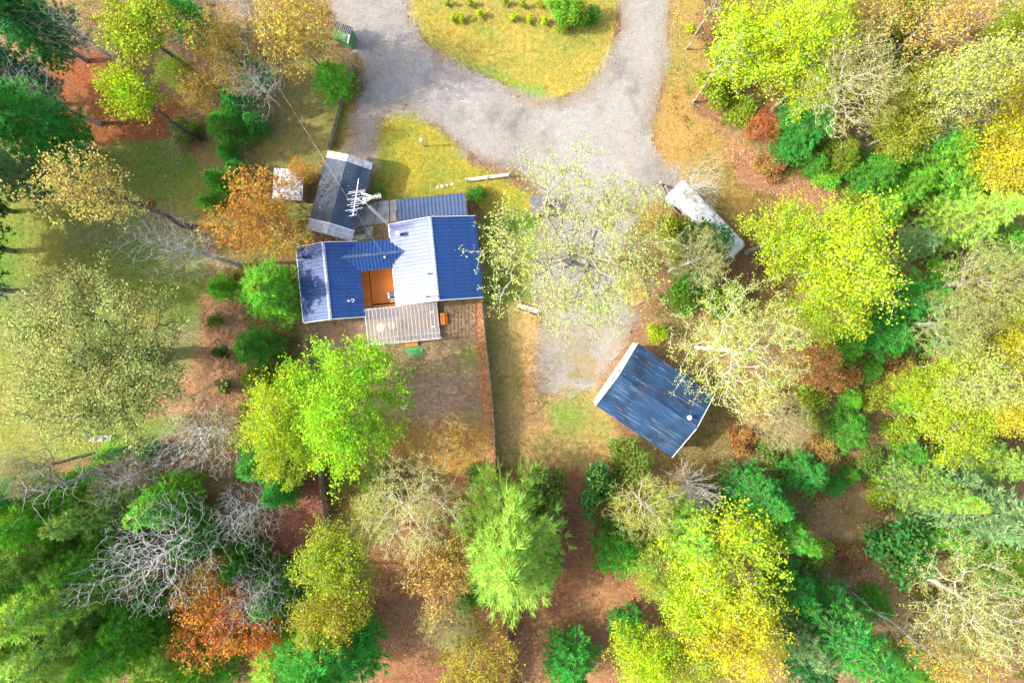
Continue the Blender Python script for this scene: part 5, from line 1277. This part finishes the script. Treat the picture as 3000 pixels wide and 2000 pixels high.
 ('P', 560, 1290, 50, 7, pine, 'green pine between the whitish bare tree and the pale bare tree'),
 ('K', 590, 870, 40, 2.4, ygd, 'yellow green shrub north of the yellow green tree by the maple'),
 ('Y', 2060, 300, 70, 9, (.42, .52, .02), 'yellow green tree above the green pine of the northeast woods'),
 ('K', 1770, 380, 40, 1.6, (.42, .26, .08), 'dry tan brush at the west rim of the pink leaf pile'),
 ('Y', 2300, 690, 70, 11, yg, 'yellow green tree at the right edge beside the greyish budding tree'),
 ('K', 2160, 640, 48, 4, bright, 'bright green shrub east of the emerald pine by the broad tree'),
 ('Y', 2120, 880, 62, 8, limey, 'small lime tree west of the pale slender tree at the right'),
 ('K', 2020, 905, 44, 2.4, (.36, .42, .04), 'yellow green brush beside the bright young pine on the slope'),
 ('K', 1900, 1030, 46, 2, (.40, .30, .08), 'tan brush between the two young pines east of the garage'),
 ('K', 2140, 1075, 48, 4, (.40, .54, .04), 'lime brush at the foot of the light green spruce'),
 ('P', 2010, 1385, 40, 4, pine, 'young green pine in the clearing of the southeast woods'),
 ('K', 1880, 1270, 38, 2, (.26, .42, .05), 'green brush at the west rim of the southeast clearing'),
 ('P', 2290, 1300, 60, 12, bright, 'bright pine at the right edge above the large buff tree'),
 ('K', 1760, 930, 50, 2.2, (.46, .32, .08), 'golden brush under the buff thin tree east of the garage'),
 ('K', 1650, 690, 60, 4, (.24, .46, .03), 'green shrub at the west foot of the yellow green trees'),
 ('Y', 1520, 1320, 66, 9, (.36, .52, .03), 'lime tree beside the red leaf pile of the south yard'),
 ('P', 1590, 1290, 56, 9, bright, 'bright pine in front of the large yellow green tree'),
 # ---- garden plants
 ('N', 868, 443, 21, 1.6, (.15, .36, .03), 'round green shrub at the east wall of the long shed'),
 ('K', 1092, 448, 28, 2.2, (.10, .32, .03), 'green shrub at the northeast corner of the porch roof'),
 ('K', 1318, 30, 42, 3, (.16, .36, .02), 'green shrub on the lawn island, largest of the clump'),
 ('K', 1278, 10, 34, 2.6, bright, 'bright green shrub at the top edge of the lawn island'),
 ('K', 1360, 35, 26, 2, (.10, .33, .04), 'small green shrub at the east end of the island clump'),
 ('K', 1295, 55, 26, 1.8, (.2, .38, .02), 'small yellow green shrub at the south side of the island clump'),
]
for yy, w_ in ((330, 'first'), (440, 'second'), (545, 'third'), (650, 'fourth')):           # the wood goes on beyond the left edge and shades the meadow
    plant('P', -150, yy, 85, 19, dark, '%s dark pine from the north just outside the left edge' % w_, group='pines outside the left edge')
for row in T:
    k, x, y, R, h, c, lab = row[:7]; R = R * (1.13 if (x > 1650 or y > 1050) and k in 'PSYK' else 1.0); plant(k, x, y, R, h, c, lab, row[7] if len(row) > 7 else 1.0, row[8] if len(row) > 8 else None)
sap = [('first', 1040, 38), ('second', 1062, 40), ('third', 1100, 34), ('fourth', 1180, 42), ('fifth', 1216, 42), ('sixth', 1248, 46)]
for w_, x, y in sap: plant('A', x, y, 14, 1.3, limey, '%s yellow sapling from the west in the front row on the lawn island' % w_, group='saplings on the lawn island')
for w_, x, y in (('first', 1030, 6), ('second', 1078, 6), ('third', 1158, 6), ('fourth', 1200, 8), ('fifth', 1238, 6)):
    plant('A', x, y, 12, 1.2, yg, '%s yellow green sapling from the west in the row at the top edge' % w_, group='saplings on the lawn island')
plant('A', 1588, 62, 16, 1.1, limey, 'small yellow sapling on the verge east of the drive')

# ------------------------------------------------------------------ loose cover on the ground: fallen leaves, grass, stones, brush
def at_mask(a, X, Y):
    i = np.clip(np.searchsorted(ux, X), 0, len(ux) - 1); j = np.clip(np.searchsorted(uy, Y), 0, len(uy) - 1); return a[i, j]
inn = at_mask(drive_d, GX, GY) * 0
lawn_all = np.maximum.reduce([Z['island'], Z['front']])
litter_d = np.ones(GX.shape) * .8
for k, v in (('verge', .25), ('pile', 2.2), ('pile2', 2.0), ('island', 0), ('front', .02), ('yard', .1), ('ditch', .1), ('meadow', .08), ('brown', .25), ('bed', 2.0), ('back', 1.2), ('strip', .1), ('side', .05), ('apron', .15), ('south', .9), ('west_litter', 1.6), ('east', 1.3)):
    litter_d = litter_d * (1 - Z[k]) + v * Z[k]
litter_d = np.where(drive_d > 0, .03 + .25 * np.clip(1 - drive_d / 25, 0, 1), litter_d)
fence_leaf = mask([(1088, 690), (1108, 690), (1124, 900), (1142, 1100), (1132, 1100), (1104, 900)], 12, 6, 3, 6); litter_d = np.maximum(litter_d, fence_leaf * 2.2)
houses = np.zeros(GX.shape)
def scatter(n, dens, zrange=(-45, 45, -31, 31)):
    X = rng.uniform(zrange[0], zrange[1], n); Y = rng.uniform(zrange[2], zrange[3], n)
    k = rng.random(n) < at_mask(dens, X, Y) / max(dens.max(), 1e-6); return X[k], Y[k]
def flakes(name, X, Y, size, z0, mat, colr, up=1.2, aspect=.7, label=None):
    p = np.stack([X, Y, z0 + rng.random(len(X)) * .03], -1)
    o = link(name, leaves_mesh(name, p, size, mat, rng, up, aspect)); o.color = (*colr, 1); tag(o, label, None, None, 'stuff'); return o
clump = np.clip(fbm(GX, GY, 2.0, 201) * 2.4 - .55, .1, 1.6)
X, Y = scatter(420000, litter_d * clump); h_ = len(X) // 2
flakes('fallen_leaves', X[:h_], Y[:h_], .065, .03, M['litter'], (.50, .32, .18), label='dry brown leaves lying on the ground')
flakes('fallen_leaves', X[h_:], Y[h_:], .06, .03, M['litter'], (.34, .17, .09), label='dark red dry leaves lying on the ground')

def blades(name, X, Y, ln, colr, zb, label):
    n = len(X); a = rng.uniform(0, 6.283, n); b = a + rng.uniform(1, 2, n); l = ln * rng.uniform(.5, 1.4, n)
    base = np.stack([X, Y, np.full(n, zb)], -1); w = .028
    s = np.stack([np.cos(b), np.sin(b), np.zeros(n)], -1) * w
    tip = base + np.stack([np.cos(a) * l * .8, np.sin(a) * l * .8, l * .65], -1)
    v = np.stack([base - s, base + s, tip], 1).reshape(-1, 3)
    o = link(name, np_mesh(name, v, np.arange(3 * n).reshape(-1, 3), M['blade'])); o.color = (*colr, 1); return tag(o, label, None, None, 'stuff')
gr_d = np.where(drive_d > 2, 0, lawn_all * clump)
X, Y = scatter(150000, gr_d); blades('grass', X, Y, .15, (.42, .36, .03), .03, 'yellow green mown grass of the lawn')
gm = np.where(drive_d > 2, 0, np.maximum.reduce([Z['meadow'] * .8, Z['yard'] * .5, Z['apron'] * .8, Z['side'], Z['strip'] * .35, Z['verge'] * .5])) * clump
X, Y = scatter(200000, gm); blades('grass', X, Y, .14, (.26, .27, .05), .0, 'dull green grass of the meadow and side yards')
# gravel stones
sd = np.where(drive_d > -6, np.where(drive_d < 14, 1.0, .30), 0)
X, Y = scatter(260000, sd); n = len(X); n = min(n, 42000); X = X[:n]; Y = Y[:n]
oc = np.array([(1, 0, 0), (-.4, .9, 0), (-.5, -.8, 0), (.1, .05, .7)], dtype=float)
s = (rng.uniform(.02, .065, n))[:, None, None]; a = rng.uniform(0, 6.28, n); ca, sa = np.cos(a)[:, None], np.sin(a)[:, None]
v = np.stack([oc[None, :, 0] * ca - oc[None, :, 1] * sa, oc[None, :, 0] * sa + oc[None, :, 1] * ca, np.repeat(oc[None, :, 2], n, 0)], -1) * s
v[..., 0] += X[:, None]; v[..., 1] += Y[:, None]; v[..., 2] += .018
f = np.array([(0, 1, 3), (1, 2, 3), (2, 0, 3)])[None] + (np.arange(n) * 4)[:, None, None]
o = link('gravel', np_mesh('gravel', v.reshape(-1, 3), f.reshape(-1, 3), M['litter'])); o.color = (.30, .285, .27, 1); tag(o, 'loose grey gravel along the driveway', None, None, 'stuff')
# low brush in the woods
wood = np.where(drive_d > -12, 0, 1.0)
for k in ('verge', 'pile', 'island', 'front', 'yard', 'ditch', 'brown', 'meadow', 'back', 'strip', 'side', 'apron', 'south', 'west_litter', 'bed'): wood = wood * (1 - np.clip(Z[k] * (1.0 if k != 'verge' else .8), 0, 1))
hx = [(tuple(house.matrix_basis.translation)[:2], 13), ((11.7, -4.8), 5.5), ((16.1, 10), 4.6), ((-14.2, 12), 4)]
for (cx_, cy_), rr in hx: wood = wood * (np.hypot(GX - cx_, GY - cy_) > rr)
wood = wood * np.clip(fbm(GX, GY, 3.5, 211) * 4 - 1.7, 0, 1)
X, Y = scatter(26000, wood); n = len(X); per = 26
def brush(X, Y, colr, label, seed):
    r = np.random.default_rng(seed); n = len(X); hgt = r.uniform(.2, .75, n)
    c = np.repeat(np.stack([X, Y, hgt * .6], -1), per, 0) + r.normal(0, 1, (n * per, 3)) * np.repeat(np.stack([hgt * .5, hgt * .5, hgt * .35], -1), per, 0)
    c[:, 2] = np.abs(c[:, 2]); o = link('undergrowth', leaves_mesh('undergrowth', c, .06, M['leaf'], r)); o.color = (*colr, 1); tag(o, label, None, None, 'stuff')
sel = rng.random(n)
brush(X[sel < .35], Y[sel < .35], (.12, .27, .03), 'low green undergrowth in the woods', 1)
brush(X[(sel >= .35) & (sel < .7)], Y[(sel >= .35) & (sel < .7)], (.33, .33, .04), 'low yellow green undergrowth in the woods', 2)
brush(X[sel >= .7], Y[sel >= .7], (.38, .21, .07), 'low dry brown undergrowth in the woods', 3)

# leaves lodged on the roofs
def on_roof(n, f):
    """f(u, v) -> world point; leaves lie just above the roof"""
    P = np.array([f(*rng.random(2)) for _ in range(n)]); return P
def house_pt(a, b, z): q = HL(a, b); return (q.x, q.y, z)
def frame_pt(o, a, b, z):
    c_, s_ = math.cos(o.rotation_euler.z), math.sin(o.rotation_euler.z); return (o.location.x + c_ * a - s_ * b, o.location.y + s_ * a + c_ * b, z)
P = [on_roof(90, lambda u, v: house_pt(-11.2 + 4.8 * u, -3.9 + 6 * v, zl(-11.2 + 4.8 * u) + .07)), on_roof(50, lambda u, v: house_pt(-3.4 + 6.8 * u, -3.2 + 6.4 * v, zr(-3.4 + 6.8 * u) + .07)),
     on_roof(160, lambda u, v: frame_pt(ga, -3.6 + 7.2 * u, -3 + 6 * v, 2.9 + 1.1 * (1 - abs(-3 + 6 * v) / 3.06) + .07)), on_roof(90, lambda u, v: frame_pt(sh, -1.9 + 3.8 * u, -3.3 + 6.6 * v, 2.35 + .75 * (1 - abs(-1.9 + 3.8 * u) / 1.93) + .05)),
     on_roof(120, lambda u, v: frame_pt(ht, -1.2 + 2.4 * u, -1.2 + 2.4 * v, 2.27 + .18 * (v - 1) + .02)), on_roof(70, lambda u, v: frame_pt(cp, -3.3 + 6.6 * u, -.6 + 1.2 * v, 2.69)),
     on_roof(60, lambda u, v: house_pt(-6.2 + 5.8 * u, -6.2 + 2.8 * v, zc(-6.2 + 2.8 * v) + .12))]
P = np.concatenate(P); o = link('roof_leaves', leaves_mesh('roof_leaves', P[::2], .034, M['litter'], rng, 2.0)); o.color = (.34, .2, .09, 1); tag(o, 'dry leaves lodged on the roofs', None, None, 'stuff')
